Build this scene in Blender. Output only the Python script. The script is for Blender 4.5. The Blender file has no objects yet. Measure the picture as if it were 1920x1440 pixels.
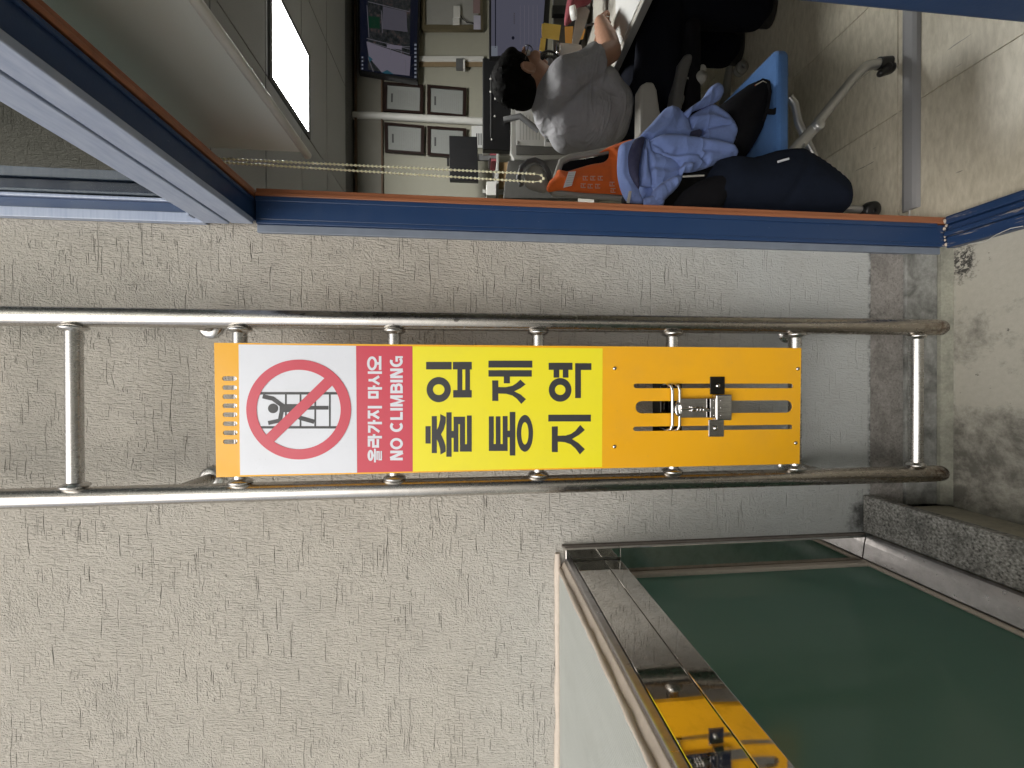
import bpy, bmesh, math, random
import numpy as np
from mathutils import Vector, Matrix, geometry
random.seed(7)
R = math.radians
C = bpy.context.scene.collection
scn = bpy.context.scene

# ------------------------------------------------------------------ camera
CAM_H = 1.442
F_PX, PITCH, YAW, ROLL = 767.37, 0.09934, -0.004848, -0.0026
def cam_axes():
    cy, sy, cp, sp = math.cos(YAW), math.sin(YAW), math.cos(PITCH), math.sin(PITCH)
    f = Vector((sy*cp, cy*cp, -sp)); r = Vector((cy, -sy, 0)); u = r.cross(f)
    c, s = math.cos(ROLL), math.sin(ROLL)
    return c*r + s*u, -s*r + c*u, f
RX, UX, FX = cam_axes()
cam_data = bpy.data.cameras.new('camera'); cam = bpy.data.objects.new('camera', cam_data); C.objects.link(cam)
cam_data.sensor_fit = 'HORIZONTAL'; cam_data.sensor_width = 36; cam_data.lens = F_PX/1920*36
cam_data.clip_start = 0.02; cam_data.clip_end = 800
m = Matrix((-UX, RX, -FX)).transposed().to_4x4(); m.translation = (0, 0, CAM_H)   # the phone is held on its side
cam.matrix_world = m
scn.camera = cam

# ------------------------------------------------------------------ light
w = bpy.data.worlds.new('World'); scn.world = w; w.use_nodes = True
wn = w.node_tree; bg = wn.nodes['Background']
sky = wn.nodes.new('ShaderNodeTexSky'); sky.sky_type = 'NISHITA'; sky.sun_disc = False
SUN_EL, SUN_AZ = R(46), R(198)          # azimuth clockwise from +y
sky.sun_elevation = SUN_EL; sky.sun_rotation = SUN_AZ
sky.air_density = 1.0; sky.dust_density = 4.0; sky.ozone_density = 0.6
hs = wn.nodes.new('ShaderNodeHueSaturation'); hs.inputs['Saturation'].default_value = 0.35
wn.links.new(sky.outputs[0], hs.inputs['Color']); wn.links.new(hs.outputs[0], bg.inputs[0])
bg.inputs[1].default_value = 0.145
sd = bpy.data.lights.new('sun', 'SUN'); sd.energy = 1.38; sd.angle = R(60); sd.color = (1, .95, .87)
sun = bpy.data.objects.new('sun', sd); C.objects.link(sun)
sdir = Vector((math.sin(SUN_AZ)*math.cos(SUN_EL), math.cos(SUN_AZ)*math.cos(SUN_EL), math.sin(SUN_EL)))
sun.rotation_euler = (-sdir).to_track_quat('-Z', 'Y').to_euler()
scn.view_settings.view_transform = 'Standard'; scn.view_settings.look = 'None'
scn.view_settings.gamma = 1; scn.view_settings.use_curve_mapping = False
scn.view_settings.exposure = 0.14

# ------------------------------------------------------------------ helpers
def at(px, py, y=None, x=None, z=None):
    """point where the sight line through a photo pixel meets a plane of the place"""
    d = FX*F_PX + RX*(1440-py-720) - UX*(px-960)
    o = Vector((0, 0, CAM_H))
    if y is not None: t = y/d.y
    elif x is not None: t = x/d.x
    else: t = (z-CAM_H)/d.z
    return o + d*t

def lin(c):
    return tuple(((v/255)/12.92 if v/255 <= .04045 else ((v/255+.055)/1.055)**2.4) for v in c)

class N:
    def __init__(s, name):
        s.m = bpy.data.materials.new(name); s.m.use_nodes = True; s.t = s.m.node_tree
        s.b = s.t.nodes['Principled BSDF']; s.out = s.t.nodes['Material Output']
    def n(s, typ, ins=None, **kw):
        nd = s.t.nodes.new('ShaderNode'+typ)
        for k, v in kw.items(): setattr(nd, k, v)
        for k, v in (ins or {}).items(): s.set(nd.inputs[k], v)
        return nd
    def set(s, sock, v):
        if hasattr(v, 'node'): s.t.links.new(v, sock)
        elif isinstance(v, (tuple, list)) and len(v) == 3 and sock.type == 'RGBA': sock.default_value = (*v, 1)
        else: sock.default_value = v
    def pos(s, scale=(1, 1, 1), loc=(0, 0, 0), rot=(0, 0, 0)):
        g = s.n('NewGeometry')
        return s.n('Mapping', {'Vector': g.outputs['Position'], 'Scale': scale, 'Location': loc, 'Rotation': rot}).outputs[0]
    def noise(s, vec, scale=1, detail=3, rough=.55, dist=0):
        return s.n('TexNoise', {'Vector': vec, 'Scale': scale, 'Detail': detail, 'Roughness': rough, 'Distortion': dist}).outputs[0]
    def ramp(s, fac, stops):
        r = s.n('ValToRGB', {'Fac': fac}); e = r.color_ramp.elements
        while len(e) < len(stops): e.new(.5)
        for i, (p, c) in enumerate(stops):
            e[i].position = p; e[i].color = (*c, 1) if not isinstance(c, (int, float)) else (c, c, c, 1)
        return r.outputs[0]
    def mix(s, fac, a, b, typ='MIX'):
        md = s.n('Mix', data_type='RGBA', blend_type=typ)
        s.set(md.inputs[0], fac); s.set(md.inputs[6], a); s.set(md.inputs[7], b); return md.outputs[2]
    def math(s, op, a, b=0.0, c=0.0):
        md = s.n('Math', operation=op)
        for i, v in enumerate((a, b, c)): s.set(md.inputs[i], v)
        return md.outputs[0]
    def sep(s, v):
        return s.n('SeparateXYZ', {0: v}).outputs
    def bump(s, h, dist=.002, strength=1.0):
        s.set(s.b.inputs['Normal'], s.n('Bump', {'Height': h, 'Distance': dist, 'Strength': strength}).outputs[0])
    def p(s, **kw):
        for k, v in kw.items(): s.set(s.b.inputs[k.replace('_', ' ')], v)
        return s
    def range(s, v, a, b, c=0, d=1):
        return s.n('MapRange', {'Value': v, 'From Min': a, 'From Max': b, 'To Min': c, 'To Max': d}).outputs[0]

def simple(name, col, rough=.5, metal=0, var=.12, scale=30, bump=0, bscale=200, spec=.5, grime=0, **kw):
    s = N(name); v = s.pos()
    n = s.noise(v, scale, 4, .6)
    a = tuple(x*(1-var) for x in col); b = tuple(min(1, x*(1+var)) for x in col)
    s.p(Base_Color=s.mix(n, a, b), Metallic=metal)
    s.p(Roughness=s.range(s.noise(v, scale*2.3, 3), .3, .7, max(.02, rough*.8), min(1, rough*1.2)))
    s.b.inputs['Specular IOR Level'].default_value = spec
    if grime:
        g_ = s.math('ADD', s.math('MULTIPLY', s.ramp(s.noise(v, 7, 5, .7), [(.48, 0), (.75, 1)]), .7), s.ramp(s.noise(v, 160, 1, .5), [(.76, 0), (.79, 1)]))
        s.p(Base_Color=s.mix(s.math('MULTIPLY', g_, grime), s.mix(n, a, b), (.20, .18, .15)))
    if bump: s.bump(s.noise(v, bscale, 3, .6), bump)
    s.p(**kw)
    return s.m

# mesh collector ------------------------------------------------------------
class MB:
    def __init__(s): s.v = []; s.f = []; s.s = []
    def add(s, vs, fs, smooth=False):
        o = len(s.v); s.v += [tuple(v) for v in vs]; s.f += [tuple(i+o for i in f) for f in fs]; s.s += [smooth]*len(fs); return s
    def box(s, a, b, rot=None, piv=None):
        x0, y0, z0 = a; x1, y1, z1 = b
        vs = [Vector(p) for p in ((x0,y0,z0),(x1,y0,z0),(x1,y1,z0),(x0,y1,z0),(x0,y0,z1),(x1,y0,z1),(x1,y1,z1),(x0,y1,z1))]
        if rot is not None:
            c = Vector(piv) if piv is not None else (vs[0]+vs[6])/2
            vs = [rot @ (v-c) + c for v in vs]
        return s.add(vs, [(0,3,2,1),(4,5,6,7),(0,1,5,4),(1,2,6,5),(2,3,7,6),(3,0,4,7)])
    def tube(s, path, r, seg=16, cap=True, smooth=True):
        path = [Vector(p) for p in path]; rs = r if isinstance(r, (list, tuple)) else [r]*len(path)
        n = len(path); rings = []; up = None
        for i, p in enumerate(path):
            t = ((path[i+1]-p) if i < n-1 else (p-path[i-1]))
            if 0 < i < n-1: t = (path[i+1]-p).normalized() + (p-path[i-1]).normalized()
            t.normalize()
            if up is None:
                up = Vector((0,0,1)) if abs(t.z) < .9 else Vector((0,1,0))
            a = t.cross(up)
            if a.length < 1e-4: a = t.orthogonal()
            a.normalize(); b = a.cross(t).normalized(); up = b
            rings.append([p + (a*math.cos(q)+b*math.sin(q))*rs[i] for q in (2*math.pi*k/seg for k in range(seg))])
        vs = [v for ring in rings for v in ring]; fs = []
        for i in range(n-1):
            for k in range(seg):
                k2 = (k+1) % seg
                fs.append((i*seg+k, i*seg+k2, (i+1)*seg+k2, (i+1)*seg+k))
        s.add(vs, fs, smooth)
        if cap:
            s.add(rings[0], [tuple(range(seg))]); s.add(rings[-1], [tuple(range(seg))[::-1]])
        return s
    def ball(s, c, r, seg=14, rings=9, rot=None):
        r = Vector((r, r, r)) if isinstance(r, (int, float)) else Vector(r); c = Vector(c)
        vs = []; fs = []
        for i in range(rings+1):
            th = math.pi*i/rings
            for k in range(seg):
                ph = 2*math.pi*k/seg
                v = Vector((r.x*math.sin(th)*math.cos(ph), r.y*math.sin(th)*math.sin(ph), r.z*math.cos(th)))
                if rot is not None: v = rot @ v
                vs.append(c+v)
        for i in range(rings):
            for k in range(seg):
                k2 = (k+1) % seg
                fs.append((i*seg+k, (i+1)*seg+k, (i+1)*seg+k2, i*seg+k2))
        return s.add(vs, fs, True)
    def cap(s, a, b, ra, rb, seg=14):
        """tapered limb piece with round ends"""
        s.ball(a, ra, seg, 8); s.ball(b, rb, seg, 8); return s.tube([a, b], [ra, rb], seg)
    def lathe(s, prof, c=(0,0,0), axis=(0,0,1), seg=24, smooth=True):
        ax = Vector(axis).normalized(); a = ax.orthogonal().normalized(); b = ax.cross(a); c = Vector(c)
        vs = [c + ax*h + (a*math.cos(q)+b*math.sin(q))*r for r, h in prof for q in (2*math.pi*k/seg for k in range(seg))]
        fs = []
        for i in range(len(prof)-1):
            for k in range(seg):
                k2 = (k+1) % seg; fs.append((i*seg+k, i*seg+k2, (i+1)*seg+k2, (i+1)*seg+k))
        return s.add(vs, fs, smooth)
    def prism(s, pts, off):
        """extrude a planar polygon (3-D points) by a vector"""
        pts = [Vector(p) for p in pts]; off = Vector(off); n = len(pts)
        vs = pts + [p+off for p in pts]
        fs = [tuple(range(n)), tuple(range(2*n-1, n-1, -1))] + [(i, i+n, (i+1) % n + n, (i+1) % n) for i in range(n)]
        return s.add(vs, fs)
    def build(s, name, mat, parent=None, bevel=0, seg=2, loc=None):
        me = bpy.data.meshes.new(name); me.from_pydata(s.v, [], s.f)
        bm = bmesh.new(); bm.from_mesh(me)
        for f, sm in zip(bm.faces, s.s): f.smooth = sm
        bmesh.ops.recalc_face_normals(bm, faces=bm.faces); bm.to_mesh(me); bm.free()
        me.materials.append(mat)
        o = bpy.data.objects.new(name, me); C.objects.link(o)
        if bevel:
            b = o.modifiers.new('bevel', 'BEVEL'); b.width = bevel; b.segments = seg; b.limit_method = 'ANGLE'; b.angle_limit = R(40)
            b.harden_normals = False
        if parent: attach(o, parent)
        return o

def attach(o, parent):
    o.parent = parent
    mw = Matrix.Translation(-world_loc(parent)); o.matrix_parent_inverse = mw
def world_loc(o):
    v = Vector(o.location)
    return v
def tag(o, label=None, cat=None, group=None, kind=None):
    for k, v in (('label', label), ('category', cat), ('group', group), ('kind', kind)):
        if v: o[k] = v
    return o
def thing(name, label, cat, loc=(0,0,0), group=None):
    o = bpy.data.objects.new(name, None); C.objects.link(o); o.location = loc; o.empty_display_size = .05
    return tag(o, label, cat, group)
def sub(o, parent):
    """child of a mesh part whose origin is at the world origin (meshes here hold world coordinates)"""
    o.parent = parent
    return o
def struct(o): return tag(o, kind='structure')

def flat(loops, y, th, name, mat, parent, front=None, bevel=0):
    """sheet in a plane y=const from outline loops (photo pixels or (x,z)); inner loops become holes"""
    cu = bpy.data.curves.new('tmp', 'CURVE'); cu.dimensions = '2D'; cu.fill_mode = 'BOTH'; cu.extrude = th/2
    if bevel: cu.bevel_depth = bevel; cu.bevel_resolution = 2
    for lp in loops:
        sp = cu.splines.new('POLY'); sp.points.add(len(lp)-1); sp.use_cyclic_u = True
        for q, (a, b) in zip(sp.points, lp): q.co = (a, b, 0, 1)
    o = bpy.data.objects.new('tmp', cu)
    C.objects.link(o); dg = bpy.context.evaluated_depsgraph_get()
    me = bpy.data.meshes.new_from_object(o.evaluated_get(dg)); bpy.data.objects.remove(o); bpy.data.curves.remove(cu)
    for v in me.vertices:
        a, b, c = v.co; v.co = (a, y+th/2-c, b)
    me.flip_normals() if False else None
    me.name = name; me.materials.clear(); me.materials.append(mat)
    bm = bmesh.new(); bm.from_mesh(me); bmesh.ops.recalc_face_normals(bm, faces=bm.faces); bm.to_mesh(me); bm.free()
    ob = bpy.data.objects.new(name, me); C.objects.link(ob)
    if parent: attach(ob, parent) if parent.type == 'EMPTY' else sub(ob, parent)
    return ob

def xz(px, py, y):
    v = at(px, py, y=y); return (v.x, v.z)
def quad_px(poly, y): return [xz(a, b, y) for a, b in poly]
def rect_px(x0, y0, x1, y1, y): return quad_px([(x0,y0),(x1,y0),(x1,y1),(x0,y1)], y)
def slab(name, poly, y, th, mat, parent=None, bevel=0):
    """solid board whose front outline is given in photo pixels at distance y"""
    mb = MB(); mb.prism([at(a, b, y=y) for a, b in poly], (0, th, 0))
    o = mb.build(name, mat, None, bevel)
    if parent: attach(o, parent) if parent.type == 'EMPTY' else sub(o, parent)
    return o
def R4(x0, y0, x1, y1): return [(x0,y0),(x1,y0),(x1,y1),(x0,y1)]

def pillow(name, outline, y0, front, back, mat, parent=None, step=.008, folds=(), power=.5, sub_=1, slope=0, wr=0, wscale=14, seed=0):
    """soft body: outline at distance y0, bulging forward and back, with raised or sunk folds"""
    pts = [Vector((*xz(a, b, y0),)) for a, b in outline]
    # refine the outline with a closed smooth curve
    ref = []
    n = len(pts)
    for i in range(n):
        p0, p1, p2, p3 = pts[i-1], pts[i], pts[(i+1) % n], pts[(i+2) % n]
        k = max(2, int((p2-p1).length/step))
        for j in range(k):
            t = j/k
            cr = .5*((2*p1) + (p2-p0)*t + (2*p0-5*p1+4*p2-p3)*t*t + (3*p1-p0-3*p2+p3)*t**3)
            ref.append(p1.lerp(p2, t).lerp(cr, .8))
    A = np.array([(p.x, p.y) for p in ref]); B = np.roll(A, -1, 0)
    def dist(q):
        d = B-A; t = np.clip(((q-A)*d).sum(1)/np.maximum((d*d).sum(1), 1e-12), 0, 1)
        return np.sqrt((((A+d*t[:, None])-q)**2).sum(1).min())
    def inside(q):
        c = False; x, yv = q
        for (x1, y1), (x2, y2) in zip(A, B):
            if (y1 > yv) != (y2 > yv) and x < (x2-x1)*(yv-y1)/(y2-y1)+x1: c = not c
        return c
    inner = []
    for i, gx in enumerate(np.arange(A[:,0].min(), A[:,0].max(), step)):
        for gz in np.arange(A[:,1].min(), A[:,1].max(), step):
            q = np.array((gx, gz + (step/2 if i % 2 else 0)))
            if inside(q) and dist(q) > step*.55: inner.append(q)
    vin = [Vector(q) for q in A] + [Vector(q) for q in inner]
    nb = len(A)
    out = geometry.delaunay_2d_cdt(vin, [], [list(range(nb))], 1, 1e-6)
    V2, F2 = out[0], out[2]
    D = np.array([dist(np.array(v)) for v in V2]); mx = max(D.max(), 1e-6)
    fl = []
    for poly, wd, h in folds:
        pp = [np.array(xz(a, b, y0)) for a, b in poly]; fl.append((pp, wd, h))
    rng = random.Random(seed); ph = [(rng.uniform(-1,1)*wscale, rng.uniform(-1,1)*wscale, rng.uniform(0,6)) for _ in range(7)]
    H = []
    for v, d in zip(V2, D):
        q = np.array(v); e = min(1, d/mx); h = (1-(1-e)**2)**power
        ex = 0
        for pp, wd, hh in fl:
            dm = 9
            for a, b in zip(pp[:-1], pp[1:]):
                ab = b-a; t = np.clip(((q-a)*ab).sum()/max((ab*ab).sum(), 1e-9), 0, 1)
                dm = min(dm, np.hypot(*(a+ab*t-q)))
            ex += hh*math.exp(-(dm/wd)**2)
        if wr: ex += wr*sum(math.sin(q[0]*a+q[1]*b+c) for a, b, c in ph)/3
        H.append((h, ex*min(1, d/(step*2))))
    vs = []; nv = len(V2)
    for v, (h, ex) in zip(V2, H): vs.append((v.x, y0 - front*h - ex + slope*(v.y), v.y))
    for v, (h, ex) in zip(V2, H): vs.append((v.x, y0 + back*h + .002 + slope*(v.y), v.y))
    fs = [tuple(f) for f in F2] + [tuple(i+nv for i in f[::-1]) for f in F2]
    cnt = {}
    for f in F2:
        for a, b in zip(f, list(f[1:])+[f[0]]): cnt[(a, b)] = 1
    for a, b in list(cnt):
        if (b, a) not in cnt: fs.append((a, b, b+nv, a+nv))
    mb = MB(); mb.add(vs, fs, True)
    o = mb.build(name, mat, None)
    if parent: attach(o, parent) if parent.type == 'EMPTY' else sub(o, parent)
    return o

# ------------------------------------------------------------------ materials
def mat_stucco():
    s = N('stucco'); g = s.n('NewGeometry').outputs['Position']
    warp = s.noise(s.pos((1, 1, 1)), 9, 2)
    wv = s.n('VectorMath', {0: g, 1: s.n('CombineXYZ', {0: s.math('MULTIPLY', warp, .014), 1: 0.0, 2: s.math('MULTIPLY', warp, .016)}).outputs[0]}, operation='ADD').outputs[0]
    def mp(sc, rot=(0,0,0)): return s.n('Mapping', {'Vector': wv, 'Scale': sc, 'Rotation': rot}).outputs[0]
    fine = s.noise(mp((270, 60, 60)), 1, 3, .6)                 # fine upright ripples
    fine2 = s.noise(mp((230, 60, 200), (0, R(35), 0)), 1, 3, .6)               # grain
    msk = s.ramp(s.noise(s.pos(), 5, 4, .6), [(.42, .10), (.64, .85)])
    f = s.n('Mix', {0: msk, 2: fine, 3: fine2}, data_type='FLOAT').outputs[0]
    g1 = s.ramp(s.noise(mp((9, 20, 165), (0, R(3), 0)), 1, 1, .5), [(.665, 0), (.725, 1)])   # long level trowel grooves
    g3 = s.ramp(s.noise(mp((30, 20, 200), (0, R(-5), 0)), 1, 1, .5), [(.66, 0), (.72, 1)])   # short nicks in patches
    g2 = s.ramp(s.noise(mp((170, 20, 24), (0, R(4), 0)), 1, 1, .5), [(.70, 0), (.75, 1)])
    dens = s.ramp(s.noise(s.pos((1, 1, 1)), 4.5, 3), [(.45, 0), (.58, 1)])
    gr = s.math('ADD', s.math('ADD', g1, s.math('MULTIPLY', g2, .4)), s.math('MULTIPLY', g3, dens))
    gr = s.math('MINIMUM', gr, 1.0)
    h = s.math('SUBTRACT', s.math('MULTIPLY', f, 1.25), s.math('MULTIPLY', gr, .66))
    z = s.sep(g)[2]
    st = s.range(z, .45, 1.25, .55, 1.0)
    s.set(s.b.inputs['Normal'], s.n('Bump', {'Height': h, 'Distance': .0080, 'Strength': st}).outputs[0])
    big = s.noise(s.pos(), 2.2, 4, .6)
    hue = s.math('ADD', s.range(z, .55, 1.5, 0, 1), s.math('MULTIPLY', s.math('SUBTRACT', big, .5), .5))
    hue = s.math('MINIMUM', s.math('MAXIMUM', hue, 0), 1)
    col = s.mix(hue, (.435, .45, .445), (.485, .453, .400))       # cooler, greyer colour low on the wall
    col = s.mix(s.math('MULTIPLY', s.ramp(s.noise(s.pos(), 14, 5, .65), [(.5, 0), (.75, 1)]), .18), col, (.30, .28, .25))
    col = s.mix(s.math('MULTIPLY', gr, .12), col, (.28, .26, .23))   # grooves coloured slightly darker
    # black mould where the wall meets the base and the granite ledge
    x = s.sep(g)[0]
    mo = s.math('MULTIPLY', s.range(z, .268, .256, 0, 1), s.range(s.noise(s.pos(), 60, 4, .7), .40, .6, 0, 1))
    dx = s.math('ADD', x, .40); dz = s.math('SUBTRACT', z, .27)
    rr = s.math('SQRT', s.math('ADD', s.math('MULTIPLY', dx, dx), s.math('MULTIPLY', dz, dz)))
    mo2 = s.range(s.math('ADD', rr, s.math('MULTIPLY', s.math('SUBTRACT', s.noise(s.pos(), 40, 5, .7), .5), .12)), .07, .02, 0, 1)
    mo = s.math('MINIMUM', s.math('MAXIMUM', mo, mo2), 1)
    col = s.mix(s.math('MULTIPLY', mo, .85), col, (.03, .03, .028))
    s.p(Base_Color=col, Roughness=.82); s.b.inputs['Specular IOR Level'].default_value = .3
    return s.m

def mat_concrete(name, a, b, stain, amt=.5, sc=9, bumpd=.001, speck=0, zr=None):
    s = N(name); v = s.pos()
    n = s.noise(v, sc, 6, .65, .4); n2 = s.noise(v, sc*9, 5, .7)
    col = s.mix(s.ramp(n2, [(.3, 0), (.7, 1)]), a, b)
    st = s.ramp(n, [(.5-.1*amt, 0), (.74-.12*amt, 1)])
    col = s.mix(s.math('MULTIPLY', st, amt), col, stain)
    if speck: col = s.mix(s.math('MULTIPLY', s.ramp(s.noise(v, 190, 2, .5), [(.56, 0), (.64, 1)]), speck), col, (.06, .055, .05))
    s.p(Base_Color=col, Roughness=.85); s.bump(n2, bumpd)
    return s.m

def mat_ground():
    s = N('ground_concrete'); g = s.n('NewGeometry').outputs['Position']; x = s.sep(g)[0]; y = s.sep(g)[1]
    v = s.pos(); n2 = s.noise(v, 70, 5, .7)
    col = s.mix(n2, (.40, .38, .32), (.54, .52, .455))
    big = s.noise(v, 5.5, 7, .68, .5); fine = s.noise(v, 34, 6, .75)
    side = s.range(x, .42, -.25, -.12, .16)
    k = s.math('ADD', s.math('ADD', big, s.math('MULTIPLY', s.math('SUBTRACT', fine, .5), .45)), side)
    col = s.mix(s.math('MULTIPLY', s.range(k, .50, .74, 0, 1), .8), col, (.085, .08, .068))
    spot = s.ramp(s.noise(v, 21, 4, .7), [(.66, 0), (.70, 1)])
    col = s.mix(s.math('MULTIPLY', spot, .75), col, (.03, .03, .03))
    # black mould patch in the corner below the window
    dx = s.math('SUBTRACT', x, .35); dy = s.math('MULTIPLY', s.math('SUBTRACT', y, 1.07), 1.6)
    rr = s.math('SQRT', s.math('ADD', s.math('MULTIPLY', dx, dx), s.math('MULTIPLY', dy, dy)))
    rr = s.math('ADD', rr, s.math('MULTIPLY', s.math('SUBTRACT', s.noise(v, 45, 5, .75), .5), .14))
    col = s.mix(s.math('MULTIPLY', s.math('MULTIPLY', s.range(rr, .065, .03, 0, 1), s.range(s.noise(v, 85, 3, .75), .42, .52, 0, 1)), .92), col, (.02, .02, .02))
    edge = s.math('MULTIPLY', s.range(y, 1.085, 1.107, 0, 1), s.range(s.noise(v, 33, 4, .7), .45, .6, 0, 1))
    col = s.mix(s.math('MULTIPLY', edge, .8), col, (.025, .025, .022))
    s.p(Base_Color=col, Roughness=.88); s.bump(fine, .0012)
    return s.m

def mat_steel(name='brushed_steel', col=(.72, .70, .67), rough=.2, tarnish=.0, bd=.00025):
    s = N(name); g = s.n('NewGeometry').outputs['Position']
    st = s.noise(s.pos((130, 130, 5)), 1, 4, .6)
    sm = s.noise(s.pos(), 38, 5, .7)
    c = s.mix(s.ramp(sm, [(.45, 0), (.75, 1)]), col, tuple(v*.78 for v in col))
    if tarnish:
        z = s.sep(g)[2]
        t = s.math('ADD', s.range(z, 1.5, .45, 0, .8), s.math('MULTIPLY', s.math('SUBTRACT', s.noise(s.pos((3,3,1)), 6, 4), .5), .7))
        t = s.math('MULTIPLY', s.math('MINIMUM', s.math('MAXIMUM', t, 0), 1), tarnish)
        c = s.mix(t, c, (.36, .30, .23))
        rust = s.math('MULTIPLY', s.range(z, .30, .23, 0, 1), s.range(s.noise(s.pos(), 70, 4, .7), .4, .6, 0, 1))
        c = s.mix(rust, c, (.12, .07, .04))
    nick = s.ramp(s.noise(s.pos((1, 1, .35)), 75, 2, .5), [(.74, 0), (.77, 1)])
    c = s.mix(s.math('MULTIPLY', nick, .8), c, (.10, .09, .085))
    s.p(Base_Color=c, Metallic=1.0, Roughness=s.range(s.math('ADD', st, sm), .6, 1.4, rough*.7, rough*1.5))
    s.bump(s.math('ADD', st, s.math('MULTIPLY', sm, .5)), bd)
    return s.m

def mat_wood():
    s = N('orange_wood_laminate'); v = s.pos((60, 60, 3))
    n = s.noise(v, 1, 4, .6, .6)
    s.p(Base_Color=s.mix(n, (.22, .075, .032), (.46, .18, .085)), Roughness=.38); s.bump(n, .0003)
    return s.m

def mat_blue():
    s = N('blue_frame_paint'); v = s.pos()
    c = s.mix(s.noise(v, 6, 4), (.015, .040, .110), (.023, .056, .142))
    sc = s.ramp(s.noise(s.pos((95, 9, 60)), 1, 4, .65), [(.57, 0), (.63, 1)])
    low = s.range(s.sep(s.n('NewGeometry').outputs['Position'])[2], .040, .034, 0, 1)
    c = s.mix(s.math('MULTIPLY', s.math('MULTIPLY', sc, low), .75), c, (.42, .36, .30))       # scuffs on the threshold
    dust = s.ramp(s.noise(v, 110, 2), [(.74, 0), (.78, 1)])
    c = s.mix(s.math('MULTIPLY', dust, .35), c, (.35, .4, .5))
    s.p(Base_Color=c, Roughness=s.range(s.noise(v, 25, 3), .3, .7, .28, .45)); s.bump(s.noise(v, 300, 2), .0002)
    return s.m

def mat_skylit_blue():  # frame blue with the pale skylight on its outer faces put into the colour
    s = N('skylit_blue_frame_paint'); v = s.pos((3, 5, 30))
    n = s.noise(v, 4, 4, .6)
    s.p(Base_Color=s.mix(s.ramp(n, [(.3, 0), (.75, 1)]), (.27, .325, .46), (.40, .455, .57)), Roughness=.3)
    return s.m

def mat_roof():
    s = N('ribbed_translucent_sheet'); x = s.sep(s.n('NewGeometry').outputs['Position'])[0]
    wv = s.math('SINE', s.math('MULTIPLY', x, 2*math.pi/.0075))
    n = s.noise(s.pos((40, 2, 1)), 1, 5, .65)
    c = s.mix(n, (.62, .65, .62), (.78, .80, .77))
    c = s.mix(s.math('MULTIPLY', s.ramp(s.noise(s.pos(), 9, 5, .7), [(.5, 0), (.8, 1)]), .35), c, (.45, .46, .42))
    s.p(Base_Color=c, Roughness=.4); s.bump(s.math('ADD', s.math('MULTIPLY', wv, .4), n), .0010)
    t = s.n('BsdfTranslucent', {'Color': (.75, .78, .75)}); mx = s.n('MixShader', {0: .5, 1: s.b.outputs[0], 2: t.outputs[0]})
    s.t.links.new(mx.outputs[0], s.out.inputs['Surface']); return s.m

def mat_granite():
    s = N('speckled_granite'); v = s.pos()
    n = s.noise(v, 170, 3, .6); b = s.noise(v, 14, 6, .7)
    c = s.ramp(n, [(.30, (.04, .04, .04)), (.47, (.23, .225, .205)), (.60, (.36, .35, .33)), (.72, (.52, .51, .48))])
    c = s.mix(s.math('MULTIPLY', s.ramp(b, [(.48, 0), (.64, 1)]), .6), c, (.06, .06, .055))
    s.p(Base_Color=c, Roughness=.6); s.bump(n, .0006)
    return s.m

def mat_green_glass():
    s = N('green_filmed_glass'); v = s.pos((30, 30, 1.0))
    n = s.noise(v, 9, 3, .6); b = s.noise(s.pos(), 1.6, 3)
    c = s.mix(b, (.075, .130, .108), (.095, .155, .130))
    c = s.mix(s.math('MULTIPLY', n, .3), c, (.060, .105, .088))
    spk = s.ramp(s.noise(s.pos((1, 1, .7)), 26, 1), [(.80, 0), (.82, 1)])
    c = s.mix(s.math('MULTIPLY', spk, .6), c, (.5, .52, .5))
    dr = s.ramp(s.noise(s.pos((30, 26, 1.6)), 1, 4, .6), [(.52, 0), (.72, 1)]); cl = s.noise(s.pos(), 3.2, 5, .65)
    du = s.math('MULTIPLY', s.math('ADD', s.math('MULTIPLY', dr, .5), s.ramp(cl, [(.42, 0), (.70, 1)])), .16)
    c = s.mix(du, c, (.30, .33, .31))
    s.p(Base_Color=c, Roughness=s.math('ADD', .04, s.math('MULTIPLY', du, 1.2))); s.b.inputs['IOR'].default_value = 1.62
    t = s.n('BsdfTranslucent', {'Color': (.56, .78, .70)}); mx = s.n('MixShader', {0: .50, 1: s.b.outputs[0], 2: t.outputs[0]})
    s.t.links.new(mx.outputs[0], s.out.inputs['Surface']); return s.m

def mat_transom():
    s = N('transom_glass')
    tr = s.n('BsdfTransparent', {'Color': (.78, .86, .81)}); gl = s.n('BsdfGlossy', {'Color': (.95, 1, .97), 'Roughness': .015})
    fr = s.n('Fresnel', {'IOR': 1.9}); mx = s.n('MixShader', {0: fr.outputs[0], 1: tr.outputs[0], 2: gl.outputs[0]})
    s.t.links.new(mx.outputs[0], s.out.inputs['Surface']); return s.m

def mat_floor_tile():
    s = N('vinyl_floor_tile'); v = s.pos((9, 34, 1), rot=(0, 0, R(38)))
    n = s.noise(v, 2.2, 5, .65, .3); b = s.noise(s.pos(), 2.5, 4)
    c = s.mix(s.ramp(n, [(.3, 0), (.7, 1)]), (.55, .50, .38), (.78, .72, .58)); c = s.mix(s.math('MULTIPLY', b, .25), c, (.34, .31, .25))
    sc = s.ramp(s.noise(s.pos((75, 7, 1)), 1, 3, .6), [(.70, 0), (.725, 1)])
    c = s.mix(s.math('MULTIPLY', sc, .6), c, (.06, .05, .04))
    s.p(Base_Color=c, Roughness=.42); s.bump(n, .0006)
    return s.m

def mat_ceiling():
    s = N('mineral_ceiling_tile'); v = s.pos()
    s.p(Base_Color=s.mix(s.noise(v, 120, 3, .7), (.34, .345, .345), (.42, .425, .425)), Roughness=.9)
    return s.m

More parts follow.
